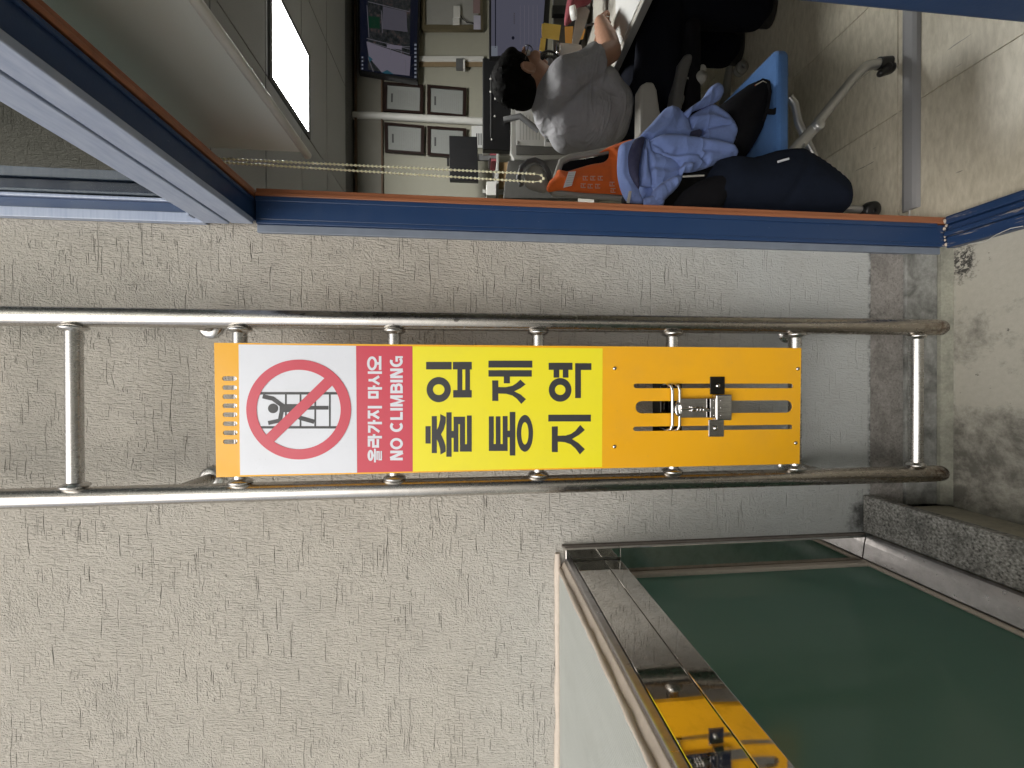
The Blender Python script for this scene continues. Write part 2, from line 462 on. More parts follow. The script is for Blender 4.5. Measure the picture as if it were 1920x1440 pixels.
def mat_fabric(name, col, sc=700, bumpd=.0006, var=.15, rough=.9, wrinkle=0):
    dark = max(col) < .05
    s = N(name); v = s.pos()
    wv = s.math('MULTIPLY', s.math('SINE', s.math('MULTIPLY', s.sep(v)[0], sc*2)), s.math('SINE', s.math('MULTIPLY', s.sep(v)[2], sc*2)))
    n = s.noise(v, 40, 5, .65)
    s.p(Base_Color=s.mix(n, tuple(c*(1-var) for c in col), tuple(c*(1+var) for c in col)), Roughness=rough)
    s.b.inputs['Sheen Weight'].default_value = 0 if dark else .12
    s.b.inputs['Specular IOR Level'].default_value = .12 if dark else .3
    h = s.math('ADD', s.math('MULTIPLY', wv, .25), s.math('MULTIPLY', n, 2.0))
    if wrinkle:
        def rid(sc, rot):
            q = s.n('TexNoise', {'Vector': s.pos(sc, rot=rot), 'Scale': 1.0, 'Detail': 2.0, 'Roughness': .5, 'Distortion': .9}).outputs[0]
            return s.math('POWER', s.math('SUBTRACT', 1.0, s.math('MINIMUM', s.math('MULTIPLY', s.math('ABSOLUTE', s.math('SUBTRACT', q, .5)), 7.0), 1.0)), 1.6)
        k = s.math('ADD', rid((3.2, 3.2, 8), (R(20), R(35), 0)), s.math('MULTIPLY', rid((9, 7, 4), (0, R(20), 0)), .6))
        h = s.math('ADD', h, s.math('MULTIPLY', k, wrinkle/bumpd))
    s.bump(h, bumpd)
    return s.m

def mat_emit(name, col, st):
    s = N(name); s.p(Base_Color=(0, 0, 0), Emission_Color=col, Roughness=.2)
    s.b.inputs['Emission Strength'].default_value = st
    return s.m

def mat_blind():
    s = N('translucent_blind_fabric'); v = s.pos((900, 900, 900)); c = s.mix(s.noise(v, 1, 2), (.70, .725, .70), (.78, .795, .775))
    d = s.n('BsdfDiffuse', {'Color': c}); t = s.n('BsdfTranslucent', {'Color': c}); mx = s.n('MixShader', {0: .15, 1: d.outputs[0], 2: t.outputs[0]})
    s.t.links.new(mx.outputs[0], s.out.inputs['Surface']); return s.m

def mat_screen_view():
    s = N('screen_view'); n = s.noise(s.pos((26, 1, 40)), 1, 5, .7)
    c = s.ramp(n, [(.35, (.004, .006, .006)), (.55, (.022, .024, .026)), (.68, (.055, .035, .032)), (.8, (.09, .09, .10))])
    s.p(Base_Color=(0, 0, 0), Emission_Color=c, Roughness=.2); s.b.inputs['Emission Strength'].default_value = .6
    return s.m

M = dict(
    stucco=mat_stucco(), ground=mat_ground(), steel=mat_steel(col=(.52, .495, .46), rough=.24, tarnish=.55), rung_steel=mat_steel('clean_steel', (.54, .53, .51), .24, bd=.0001),
    mirror=mat_steel('polished_steel', (.64, .62, .59), .035, bd=.00002), satin=mat_steel('satin_steel', (.46, .45, .46), .32), wood=mat_wood(), blue=mat_blue(), skylit=mat_skylit_blue(), flange=simple('grey_blue_flange', (.17, .20, .25), .45, var=.25, scale=18),
    roof=mat_roof(), granite=mat_granite(), gglass=mat_green_glass(), transom=mat_transom(), tile=mat_floor_tile(), ceil=mat_ceiling(),
    strip1=mat_concrete('exposed_mortar', (.20, .19, .178), (.34, .322, .302), (.07, .065, .06), .55, 12, .0016, .35),
    strip2=mat_concrete('stained_paint', (.25, .255, .24), (.36, .365, .345), (.045, .045, .04), .75, 11, .0018),
    fillet=mat_concrete('mortar_fillet', (.29, .29, .24), (.40, .40, .33), (.10, .10, .085), .5, 14, .0008),
    cream=mat_concrete('cream_painted_kerb', (.46, .42, .33), (.56, .52, .42), (.13, .12, .10), .4, 8, .0008),
    orange=simple('orange_powder_coat', (.82, .405, .008), .42, var=.03, scale=8, bump=.00012, bscale=900, grime=.12),
    yellow=simple('yellow_vinyl', (.83, .74, .022), .38, var=.02, scale=6, grime=.10),
    red=simple('red_vinyl', (.56, .052, .085), .38, var=.02, scale=6, grime=.10),
    white=simple('white_vinyl', (.68, .705, .76), .38, var=.02, scale=6, grime=.10),
    ink=simple('charcoal_vinyl', (.035, .035, .038), .45, var=.05),
    caulk=simple('beige_sealant', (.52, .45, .38), .7, var=.15, scale=60, bump=.0015, bscale=60),
    caulkdark=simple('grey_sealant', (.16, .14, .125), .7, var=.2, scale=50, bump=.001, bscale=60),
    wall_in=simple('office_wall_paint', (.32, .31, .25), .8, var=.04, scale=5),
    beam=simple('office_bulkhead', (.20, .19, .16), .8, var=.06, scale=5),
    brown=simple('brown_trim', (.12, .075, .045), .6),
    white_p=simple('white_plastic', (.58, .57, .535), .45, var=.05), grey_p=simple('grey_plastic', (.33, .325, .30), .5, var=.06),
    warm_p=simple('warm_grey_plastic', (.36, .345, .31), .45, var=.05),
    dgrey_p=simple('dark_grey_plastic', (.10, .10, .10), .5), black=simple('black_plastic', (.012, .012, .013), .4),
    frame=simple('dark_wood_frame', (.022, .012, .010), .35), paper=simple('white_paper', (.62, .62, .60), .6, var=.03),
    cert=simple('glazed_certificate_paper', (.27, .28, .265), .6, var=.03, **{'Coat_Weight': 1.0, 'Coat_Roughness': .02}), print=simple('printed_text', (.25, .25, .24), .7), printd=simple('dark_print', (.06, .06, .06), .7), gold=simple('gilt_frame', (.12, .10, .06), .45, .1, var=.3, scale=60),
    light=mat_emit('lit_light_panel', (1, 1, .97), 58.0),
    blind=mat_blind(), bar=simple('blind_bar', (.70, .70, .67), .35),
    bead=simple('cream_bead', (.80, .78, .55), .3, var=.05),
    shirt=mat_fabric('grey_shirt_fabric', (.35, .343, .358), 900, .0015, .12, wrinkle=.0045), skin=simple('skin', (.40, .215, .140), .5, var=.12, scale=25, bump=.0004, bscale=300),
    hair=simple('black_hair', (.006, .0055, .005), .75, var=.4, scale=120, bump=.003, bscale=170, spec=.04), navy=mat_fabric('navy_trousers_fabric', (.006, .007, .012), 900, .0008),
    jacket=mat_fabric('blue_jacket_fabric', (.165, .235, .49), 1200, .0010, .10, wrinkle=.0035), jacket2=simple('navy_lining', (.022, .024, .060), .8),
    vest=mat_fabric('orange_vest_mesh', (.88, .17, .030), 1400, .0010, .10), reflect=simple('reflective_tape', (.80, .80, .80), .3),
    vprint=simple('vest_print', (.78, .44, .32), .6), bag=mat_fabric('black_bag_fabric', (.008, .008, .010), 900, .0008), bagn=mat_fabric('navy_bag_fabric', (.009, .013, .024), 900, .0008, .2),
    seat=mat_fabric('blue_seat_fabric', (.065, .155, .36), 500, .0006), alu=simple('silver_tube', (.50, .50, .49), .35, .7, var=.05), duct=simple('grey_cable_cover', (.31, .31, .315), .5, var=.04),
    subfloor=simple('floor_joint', (.22, .195, .15), .8), desk=simple('beige_desk_top', (.42, .40, .35), .5), yellown=simple('yellow_note', (.72, .50, .10), .7, var=.05), orangen=simple('orange_note', (.75, .38, .08), .7, var=.05),
    part=mat_fabric('grey_partition_fabric', (.12, .117, .108), 600, .0004), card=simple('cardboard', (.33, .21, .10), .8), redb=simple('dark_red_cloth', (.20, .04, .05), .8),
    screen=mat_emit('bright_screen', (.42, .42, .58), .13), scr_navy=mat_emit('screen_navy', (.006, .008, .020), .4), scr_dark=mat_screen_view(),
    scr_road=mat_emit('screen_road', (.36, .33, .42), .22), scr_green=mat_emit('screen_green', (.008, .04, .022), .35), scr_white=mat_emit('screen_white', (.32, .35, .42), .3), scr_rail=mat_emit('screen_rail', (.30, .29, .34), .22), scr_teal=mat_emit('screen_teal', (.03, .12, .17), .3), scr_mid=mat_emit('screen_grey', (.10, .095, .12), .4),
    chrome=mat_steel('latch_steel', (.62, .61, .60), .09), darkchrome=simple('dark_polished_steel', (.05, .048, .045), .08, 1.0), brownp=simple('brown_strip', (.22, .16, .09), .7),
)

# ================================================================== SETTING
WY = 1.11          # face of the stucco wall
RXW = .402         # outer plane of the right-hand window wall
# ground
g = MB(); g.add([(-60,-60,0),(RXW+.0,-60,0),(RXW+.0,WY+.2,0),(-60,WY+.2,0)], [(0,1,2,3)]); struct(g.build('ground', M['ground']))

wall = thing('wall', 'beige trowelled stucco wall with stained base behind the steel ladder', 'wall', (0, WY, 0))
MB().box((-9, WY, .256), (RXW+.02, WY+.16, 4.2)).build('stucco_face', M['stucco'], wall)
MB().box((-.372, WY+.004, .143), (RXW+.008, WY+.16, .2545)).build('mortar_strip', M['strip1'], wall)
MB().box((-.372, WY-.004, .036), (RXW+.008, WY+.16, .1425)).build('painted_strip', M['strip2'], wall, .003)
MB().prism([(-.372, WY+.02, .0355), (-.372, WY-.012, .0355), (-.372, WY-.020, -.01), (-.372, WY+.02, -.01)], (RXW+.008+.372, 0, 0)).build('mortar_fillet', M['fillet'], wall)

# ---- window wall on the right (plane x = RXW), opening from the mullion to the stucco wall
HZ = 1.985
win = thing('window_frame', 'deep blue metal window frame with orange wood trim around the open office window', 'window frame', (RXW, WY, 0))
X2, X3 = .4690, .4885
MB().box((RXW+.012, WY-.012, -.005), (X2, WY+.10, HZ)).build('jamb', M['blue'], win, .002)
MB().box((RXW-.020, WY-.009, -.005), (RXW+.0005, WY+.012, HZ-.002)).build('edge_strip', M['flange'], win, .002)
MB().box((RXW+.001, WY-.0145, -.005), (RXW+.0115, WY-.0005, HZ-.002)).build('jamb_edge', M['blue'], win, .0015)
MB().box((X2-.010, WY-.018, .055), (X2+.002, WY-.0125, HZ-.002)).build('jamb_bead', M['blue'], win, .0015)
tr = MB(); tr.box((X2+.003, WY-.016, .0), (X2+.013, WY+.10, HZ)); tr.box((X2+.0135, WY-.009, .0), (X3+.006, WY+.10, HZ)); tr.build('wood_trim', M['wood'], win, .002)
# header: two faces painted pale as if sky-lit, with a seam, dark soffit, wood trim
def header_piece(name, x0, x1, z0, z1, m_, y1=WY-.021, bev=.002):
    return MB().box((x0, -2.5, z0), (x1, y1, z1)).build(name, m_, win, bev)
header_piece('header_face', RXW-.004, RXW+.011, HZ, HZ+.052, M['skylit'])
header_piece('header_face', RXW-.006, RXW+.011, HZ+.056, HZ+.116, M['skylit'])
header_piece('header', RXW+.012, X2, HZ+.004, HZ+.118, M['blue'], WY+.1)
header_piece('header_groove', RXW+.055, RXW+.062, HZ-.002, HZ+.0035, M['blue'], WY-.02, .001)
h2 = MB(); h2.box((X2+.003, -2.5, HZ+.001), (X2+.013, WY+.1, HZ+.12)); h2.box((X2+.0135, -2.5, HZ+.006), (X3+.006, WY+.1, HZ+.12)); h2.build('wood_trim', M['wood'], win, .002)
# transom light above
MB().box((RXW+.056, -2.5, HZ+.119), (RXW+.062, WY-.013, 3.4)).build('transom_pane', M['transom'], win)
tj = MB(); tj.box((RXW-.004, WY-.020, HZ+.118), (RXW+.020, WY-.002, 3.4)); tj.build('transom_jamb', M['skylit'], win, .002)
tj = MB(); tj.box((RXW+.0205, WY-.012, HZ+.1185), (RXW+.046, WY-.001, 3.4)); tj.box((RXW+.0625, WY-.014, HZ+.1185), (RXW+.10, WY-.001, 3.4)); tj.build('transom_jamb', M['blue'], win, .002)
MB().box((RXW+.0465, WY-.018, HZ+.1185), (RXW+.0545, WY-.001, 3.4)).build('glazing_bead', M['skylit'], win, .002)
MB().box((RXW-.007, WY-.075, HZ+.117), (RXW+.0, WY-.050, HZ+.124)).build('sealant_lump', M['skylit'], win, .002)
# threshold
th = MB(); th.box((RXW-.004, -2.5, -.01), (RXW+.030, WY-.0150, .024)); th.box((RXW+.0305, -2.5, -.01), (RXW+.046, WY-.0150, .033)); th.box((RXW+.0465, -2.5, -.01), (RXW+.066, WY-.0150, .020))
th.box((RXW+.0665, -2.5, -.01), (X3+.004, WY-.0165, .029)); th.build('threshold', M['blue'], win, .004)
rl_ = random.Random(9)
for k in range(7):
    xx = RXW+.008+.0115*k+rl_.uniform(-.002, .002); lm = MB(); r0 = rl_.uniform(.003, .0055)
    lm.ball((xx, WY-.0155, .026+rl_.uniform(-.004, .006)), (r0*1.5, r0*.9, r0), 8, 6); lm.build('old_sealant', M['caulk'], win)
MB().tube([at(1918, 424, z=.030), at(1895, 428, z=.034), at(1868, 440, z=.034), at(1848, 453, z=.028), at(1815, 458, z=.027)], .0012, 6).build('loose_sealant_strip', M['white_p'], win)
# mullion at the near side of the opening and the wall beyond it
mu = MB(); mu.box((RXW+.012, .30, .05), (X2, .415, HZ)); mu.build('mullion', M['blue'], win, .003)
MB().box((X2+.003, .31, .05), (X3+.006, .405, HZ)).build('wood_trim', M['wood'], win, .002)
MB().box((RXW+.04, -2.5, .05), (RXW+.046, .298, HZ)).build('side_pane', M['transom'], win)
rw = MB(); rw.box((RXW+.04, -6, 3.4), (RXW+.20, WY+.16, 4.2)); rw.box((RXW+.0, -6, 0), (RXW+.2, -2.52, 4.2)); struct(rw.build('office_front_wall', M['stucco']))

# ---- office room
CZ, BY = 2.44, 3.70
X0, X1, Y0 = -1.3, 4.2, -2.4
fl = MB(); fl.add([(X3+.006,Y0,-.012),(X1,Y0,-.012),(X1,BY,-.012),(X3+.006,BY,-.012)], [(0,1,2,3)])
fl.add([(X0,WY+.16,-.012),(X3+.006,WY+.16,-.012),(X3+.006,BY,-.012),(X0,BY,-.012)], [(0,1,2,3)])
floor = struct(fl.build('office_floor', M['subfloor']))
TS = .45
def tile_mesh(name, sx, sy, h, m_, ch=.0015):
    mb = MB(); a, b = sx/2-.0007, sy/2-.0007
    vs = [(-a,-b,0),(a,-b,0),(a,b,0),(-a,b,0),(-a+ch,-b+ch,h),(a-ch,-b+ch,h),(a-ch,b-ch,h),(-a+ch,b-ch,h)]
    mb.add(vs, [(4,5,6,7),(0,1,5,4),(1,2,6,5),(2,3,7,6),(3,0,4,7)])
    o = mb.build(name, m_); me = o.data; bpy.data.objects.remove(o); return me
tm = tile_mesh('floor_tile', TS, TS, .012, M['tile'], .0009)
for i in range(0, 7):
    for j in range(-4, 6):
        cx, cy = .91-.225+TS*i, 1.256-.225+TS*j
        if cx-TS/2 > X1-.2: continue
        if i == 0:                      # cut row along the threshold
            continue
        o = bpy.data.objects.new('floor_tile', tm); C.objects.link(o); o.location = (cx, cy, -.0125); o.parent = floor
tm2 = tile_mesh('floor_tile', .91-(X3+.008), TS, .012, M['tile'], .0009)
for j in range(-4, 6):
    o = bpy.data.objects.new('floor_tile', tm2); C.objects.link(o); o.location = ((.91+X3+.008)/2, 1.256-.225+TS*j, -.0125); o.parent = floor

ce = MB(); ce.box((X3, Y0, CZ+.012), (X1, BY, CZ+.05)); ce.box((X0, WY+.16, CZ+.0125), (X3-.001, BY, CZ+.05)); ceil = struct(ce.build('office_ceiling', M['dgrey_p']))
CJ = [.43*k+2.12 for k in range(-5, 4)]
cw, cl = .43, .86
cm = tile_mesh('ceiling_tile', cw, cl, -.012, M['ceil'], .004)
LIGHT = (at(508, 100, z=CZ-.004).y, at(575, 100, z=CZ-.004).y)
LX0 = at(575, 246, z=CZ-.004).x
LX1 = at(574, 103, z=CZ-.004).x
xs = [LX0-.02-cl*1.0, LX0-.02-cl*2, LX0-.02, LX0-.02+cl, LX0-.02+cl*2]
cm2 = tile_mesh('ceiling_tile', cl, cw, -.012, M['ceil'], .004)
for yj in CJ[:-1]:
    for xk in xs:
        cx, cy = xk+cl/2, yj+cw/2
        if cx+cl/2 > X1 or cx-cl/2 < X0 or cy+cw/2 > BY or (cx-cl/2 < X3 and cy < 1.5): continue
        o = bpy.data.objects.new('ceiling_tile', cm2); C.objects.link(o); o.location = (cx, cy, CZ+.012); o.parent = ceil
lt = thing('ceiling_light', 'bright white rectangular light panel in the dark office ceiling', 'ceiling light', (LX0, LIGHT[0], CZ))
ly0, ly1 = LIGHT
MB().box((LX0, ly0, CZ-.010), (LX1, ly1, CZ-.003)).build('diffuser', M['light'], lt)
f = MB(); f.box((LX0-.03, ly0-.03, CZ-.014), (LX1+.03, ly0-.001, CZ-.002)); f.box((LX0-.03, ly1+.001, CZ-.014), (LX1+.03, ly1+.03, CZ-.002)); f.box((LX0-.03, ly0-.0005, CZ-.014), (LX0-.001, ly1+.0005, CZ-.002)); f.box((LX1+.001, ly0-.0005, CZ-.014), (LX1+.03, ly1+.0005, CZ-.002))
f.build('trim', M['dgrey_p'], lt)

bw = MB(); bw.box((X0, BY, -.01), (X1, BY+.1, CZ+.05)); bwall = struct(bw.build('office_back_wall', M['wall_in']))
ow = MB(); ow.box((X1, Y0, -.01), (X1+.1, BY, CZ+.05)); ow.box((X0-.1, WY+.17, -.01), (X0, BY, CZ+.05)); ow.box((X3+.01, Y0-.1, -.01), (X1, Y0, CZ+.05)); ow.box((X0, WY+.161, -.01), (RXW+.02, WY+.168, CZ+.05)); struct(ow.build('office_side_wall', M['wall_in']))
zb = at(716, 300, y=BY).z
MB().box((X0, BY-.03, zb), (X1, BY-.001, CZ-.002)).build('bulkhead', M['beam']); o = bpy.data.objects['bulkhead']; sub(o, bwall)
o = MB().box((X0, BY-.035, zb-.014), (X1, BY-.0015, zb-.0005)).build('brown_trim', M['brown']); sub(o, bwall)
o = MB().box((X0, BY-.045, CZ-.022), (X1, BY-.031, CZ-.0025)).build('brown_trim', M['brown']); sub(o, bwall)

# ================================================================== LADDER
LY = .960; RLX, RRX = -.243, .141; RR = .0211; RZ0 = .224; Z0 = CAM_H+.8411; PIT = .333
lad = thing('ladder', 'tall stainless steel wall ladder standing off the stucco wall', 'ladder', ((RLX+RRX)/2, LY, RZ0))
for rx in (RLX, RRX):
    MB().tube([(rx, LY+.010, RZ0-.020), (rx, LY+.004, RZ0-.012), (rx, LY, RZ0+.01), (rx, LY, .9), (rx, LY, 1.6), (rx, LY, 3.3)], [.014, .0205, RR, RR, RR, RR], 40).build('rail', M['steel'], lad)
    for zf in (.455,):
        pass
rung_r = .0147
for k in range(-2, 7):
    z = Z0 - PIT*k + (.009 if k == 5 else 0)
    ru = MB().tube([(RLX+RR-.003, LY, z), (RRX-RR+.003, LY, z)], rung_r, 28).build('rung', M['rung_steel'], lad)
    for sgn, xx in ((1, RLX+RR-.002), (-1, RRX-RR+.002)):
        big = 1.0 if k != 6 else .85
        prof = [(rung_r*1.0, .0125), (rung_r*1.15, .0115), (rung_r*1.62*big, .0075), (rung_r*1.75*big, .0045), (rung_r*1.62*big, .0015), (rung_r*1.0, -.002)]
        c = MB().lathe(prof, (xx, LY, z), (sgn, 0, 0), 28).build('collar', M['rung_steel']); sub(c, ru)
    if k == 0:
        pass
for (rx, inx) in ((RRX, 1), (RLX, -1)):
    for zz in (at(396, 632, y=WY).z, .525, 2.9):
        b = MB().tube([(rx, LY+.012, zz), (rx, WY-.002, zz)], .0135, 24).build('wall_bracket', M['steel'], lad)
        fl_ = MB().lathe([(.0136, -.010), (.022, -.009), (.029, -.004), (.030, .0)], (rx, WY-.001, zz), (0, 1, 0), 28).build('flange', M['rung_steel']); sub(fl_, b)

# ================================================================== WARNING SIGN
SY = .928          # front face of the plate
sign = thing('warning_sign', 'tall orange and yellow NO CLIMBING warning plate fixed across the ladder rungs', 'sign', ((RLX+RRX)/2, SY, .6))
def rounded_slot(x0, y0, x1, y1, yl=None):
    """slot outline in photo pixels, round at both ends along x"""
    r = (y1-y0)/2; cy = (y0+y1)/2; dy = (yl or 0)
    pts = []
    for k in range(9):
        a = math.pi/2 + math.pi*k/8; pts.append((x0+r+r*math.cos(a), cy-r*math.sin(a)))
    for k in range(9):
        a = -math.pi/2 + math.pi*k/8; pts.append((x1-r+r*math.cos(a), cy+dy-r*math.sin(a)))
    return pts
def z7(x, y): return (380+x/4.236, 600+y/4.236)
def z8(x, y): return (760+x/4.236, 600+y/4.236)
def z9(x, y): return (1100+x/4.236, 600+y/4.236)
outer = [(401.4, 642.6), (1502.5, 652.6), (1499.2, 869.8), (405.2, 895.0)]
loops = [outer]
for cy in (465, 537, 609, 681, 752, 824, 896, 967):
    dx = (cy-465)*.014
    loops.append([z7(a+dx, b) for a, b in rounded_slot(155, cy-18, 270, cy+18)])
loops.append([z9(a, b) for a, b in rounded_slot(373, 505, 1642, 542, 0)])
loops.append([z9(a, b) for a, b in rounded_slot(388, 644, 1636, 742, -6)])
loops.append([z9(a, b) for a, b in rounded_slot(370, 847, 1637, 883, -16)])
flat([quad_px(l, SY) for l in loops], SY, .0022, 'plate', M['orange'], sign)
# folded return edges of the plate
for a, b in ((outer[0], outer[1]), (outer[3], outer[2])):
    p, q = at(*a, y=SY), at(*b, y=SY)
    MB().prism([p+Vector((0, .0025, 0)), q+Vector((0, .0025, 0)), q+Vector((0, .012, 0)), p+Vector((0, .012, 0))], (.0015 if a[1] > 700 else -.0015, 0, 0)).build('plate_edge', M['orange'], sign)
e1 = .0003
flat([quad_px([(447.4, 645.8), (667.6, 648.4), (669.5, 886.2), (450.3, 890.8)], SY)], SY-e1, e1*.8, 'white_panel', M['white'], sign)
flat([quad_px([(667.9, 648.4), (773.4, 649.2), (773.8, 884.0), (669.8, 886.2)], SY)], SY-e1, e1*.8, 'red_panel', M['red'], sign)
flat([quad_px([(773.7, 649.2), (1129.9, 653.1), (1128.8, 875.6), (774.1, 884.0)], SY)], SY-e1, e1*.8, 'yellow_panel', M['yellow'], sign)
S2 = SY-.00075; t2 = .0003
def px(pts, zf): return quad_px([zf(a, b) for a, b in pts], SY)
def ell(cx, cy, rx, ry, n=40): return [(cx+rx*math.cos(2*math.pi*k/n), cy+ry*math.sin(2*math.pi*k/n)) for k in range(n)]
def stroke(pts, wd):
    """constant-width polyline outline (mitred)"""
    L, Rr = [], []; n = len(pts); pts = [Vector(p) for p in pts]
    for i, p in enumerate(pts):
        d0 = (p-pts[i-1]).normalized() if i else None; d1 = (pts[i+1]-p).normalized() if i < n-1 else None
        if d0 is None: nn = Vector((-d1.y, d1.x)); s_ = 1
        elif d1 is None: nn = Vector((-d0.y, d0.x)); s_ = 1
        else:
            t = (d0+d1).normalized(); nn = Vector((-t.y, t.x)); s_ = 1/max(.45, nn.dot(Vector((-d0.y, d0.x))))
        L.append(p+nn*wd/2*s_); Rr.append(p-nn*wd/2*s_)
    return [tuple(v) for v in L+Rr[::-1]]
def box4(x0, y0, x1, y1): return [(x0,y0),(x1,y0),(x1,y1),(x0,y1)]
# prohibition ring with its bar: one outline of hole segments
cx, cy, rx, ry = 764, 711, 416, 396
ix, iy = 333, 315
def arc_half(side):
    # the ring's inner half-disc on one side of the bar
    p0, p1 = ((970, 460), (510, 908)) if side > 0 else ((570, 965), (1030, 520))
    a0 = math.atan2((p0[1]-cy)/iy, (p0[0]-cx)/ix); a1 = math.atan2((p1[1]-cy)/iy, (p1[0]-cx)/ix)
    if side > 0:
        if a1 > a0: a1 -= 2*math.pi
    else:
        if a1 > a0: a1 -= 2*math.pi
    return [(cx+ix*math.cos(a0+(a1-a0)*k/40), cy+iy*math.sin(a0+(a1-a0)*k/40)) for k in range(41)]
flat([px(ell(cx, cy, rx, ry, 96), z7), px(arc_half(1), z7), px(arc_half(-1), z7)], S2-.0005, t2, 'prohibition_symbol', M['red'], sign)
pic = [box4(455, 572, 1078, 592), box4(458, 843, 1074, 862)]
for rx_ in (655, 771, 888, 1004): pic.append(box4(rx_, 590, rx_+13, 845))
for q in pic: pass
fig = [ell(560, 702, 40, 38), stroke([(478, 606), (558, 624), (648, 690)], 34), box4(612, 668, 790, 732), box4(780, 682, 1000, 712), stroke([(632, 705), (614, 798), (522, 818)], 32), stroke([(690, 715), (778, 778), (887, 808)], 34)]
def multi(polys, zf, y, th, name, m_, parent):
    mb = MB(); p3 = parent
    for i, q in enumerate(polys):
        co = [Vector((a, y - i*.00001, b)) for a, b in px(q, zf)]
        tri = geometry.tessellate_polygon([co]); n = len(co)
        mb.add(co + [c+Vector((0, th, 0)) for c in co], [tuple(t) for t in tri] + [tuple(i_+n for i_ in t[::-1]) for t in tri] + [(k, (k+1) % n, (k+1) % n+n, k+n) for k in range(n)])
    return mb.build(name, m_, p3)
multi(pic + fig, z7, S2, t2, 'climber_pictogram', M['ink'], sign)

# big black syllables (drawn after the photograph)
def ring(cx, cy, rx, ry, jx, jy): return [ell(cx, cy, rx, ry, 48), ell(cx, cy, jx, jy, 40)]
def glyph(name, solids, rings=()):
    k = 0
    loops_ = [px(q, z8) for q in solids]
    mb_o = multi(solids, z8, S2, t2, name, M['ink'], sign)
    for r_ in rings:
        o_ = flat([px(r_[0], z8), px(r_[1], z8)], S2, t2, name+'_ring', M['ink'], None); sub(o_, mb_o)
    return mb_o
glyph('syllable', [box4(165, 333, 367, 393), box4(378, 333, 527, 393), box4(380, 557, 527, 616), box4(413, 385, 452, 565), box4(476, 385, 513, 565)], [ring(265, 553, 96, 100, 46, 43)])
glyph('syllable', [box4(660, 323, 1008, 378), box4(660, 399, 1004, 450), box4(782, 445, 830, 503), [(690, 480), (738, 480), (738, 533), (800, 533), (850, 523), (885, 500), (913, 474), (955, 512), (915, 542), (865, 567), (915, 592), (958, 629), (920, 667), (885, 625), (850, 600), (800, 586), (738, 584), (738, 643), (690, 643)]])
glyph('syllable', [box4(1138, 340, 1327, 396), box4(1177, 390, 1222, 458), box4(1250, 390, 1295, 458), [(1348, 343), (1477, 343), (1477, 397), (1394, 397), (1394, 620), (1348, 620)]], [ring(1229, 555, 90, 94, 42, 41)])
glyph('syllable', [box4(160, 843, 201, 981), [(210, 763), (250, 763), (250, 872), (264, 845), (277, 790), (277, 747), (321, 770), (320, 815), (305, 870), (283, 908), (305, 955), (319, 1000), (321, 1045), (279, 1069), (277, 1030), (264, 975), (250, 948), (250, 1057), (210, 1057)],
    box4(326, 733, 367, 1086), box4(360, 881, 388, 936), [(383, 768), (474, 768), (474, 986), (489, 986), (489, 758), (527, 758), (527, 1045), (433, 1045), (433, 827), (421, 827), (421, 1047), (383, 1047)]])
glyph('syllable', [[(663, 765), (702, 765), (702, 985), (718, 985), (718, 765), (755, 765), (755, 985), (773, 985), (773, 763), (812, 763), (812, 1040), (663, 1040)], box4(806, 879, 836, 931), box4(829, 730, 873, 1076)], [ring(949, 900, 65, 146, 29, 89)])
glyph('syllable', [box4(1135, 752, 1473, 806), [(1163, 845), (1210, 845), (1210, 919), (1270, 918), (1315, 905), (1350, 880), (1388, 833), (1425, 873), (1380, 912), (1323, 945), (1375, 978), (1425, 1026), (1386, 1068), (1350, 1020), (1310, 985), (1265, 970), (1210, 966), (1210, 1049), (1163, 1049)]])

# red panel lettering: Korean line (strokes) and NO CLIMBING
ko = []; korings = []
SW = 20
def kr(cx_, cy_, rx_, ry_): korings.append((ell(cx_, cy_, rx_+SW/2, ry_+SW/2), ell(cx_, cy_, rx_-SW/2, ry_-SW/2)))
# each syllable: (x grows downward on the sign, y decreases to the sign's right)
kr(1346, 345, 30, 46); ko += [stroke([(1385, 345), (1405, 345)], SW), stroke([(1410, 287), (1410, 397)], SW)]                          # o
ko += [stroke([(1312, 418), (1425, 418)], SW), stroke([(1318, 478), (1352, 478), (1402, 448)], SW), stroke([(1350, 478), (1404, 510)], SW)]   # si
ko += [stroke([(1312, 543), (1425, 543)], SW), stroke([(1362, 543), (1362, 520)], SW), stroke([(1324, 566), (1324, 622)], SW), stroke([(1388, 566), (1388, 622)], SW), stroke([(1316, 574), (1396, 574)], SW), stroke([(1316, 614), (1396, 614)], SW)]  # ma
ko += [stroke([(1312, 692), (1425, 692)], SW), stroke([(1322, 718), (1322, 782)], SW), stroke([(1322, 750), (1352, 750), (1400, 722)], SW), stroke([(1350, 750), (1402, 780)], SW)]  # ji
ko += [stroke([(1312, 818), (1425, 818)], SW), stroke([(1362, 818), (1362, 794)], SW), stroke([(1324, 895), (1324, 846), (1352, 850), (1404, 888)], SW)]   # ga
ko += [stroke([(1312, 930), (1425, 930)], SW), stroke([(1362, 930), (1362, 906)], SW), stroke([(1322, 1005), (1322, 952), (1356, 952), (1356, 1003), (1392, 1003), (1392, 946)], SW)]  # ra
kr(1334, 1075, 14, 34); ko += [stroke([(1352, 1075), (1366, 1075)], SW*.8), stroke([(1369, 1022), (1369, 1130)], SW*.75), stroke([(1386, 1110), (1386, 1046), (1402, 1046), (1402, 1108), (1419, 1108), (1419, 1040)], 11)]  # ol
kt = multi(ko, z7, S2, t2, 'lettering', M['white'], sign)
for a, b in korings: sub(flat([px(a, z7), px(b, z7)], S2, t2, 'letter_ring', M['white'], None), kt)
def zA(x, y): return (660+x/5.76, 640+y/5.76)
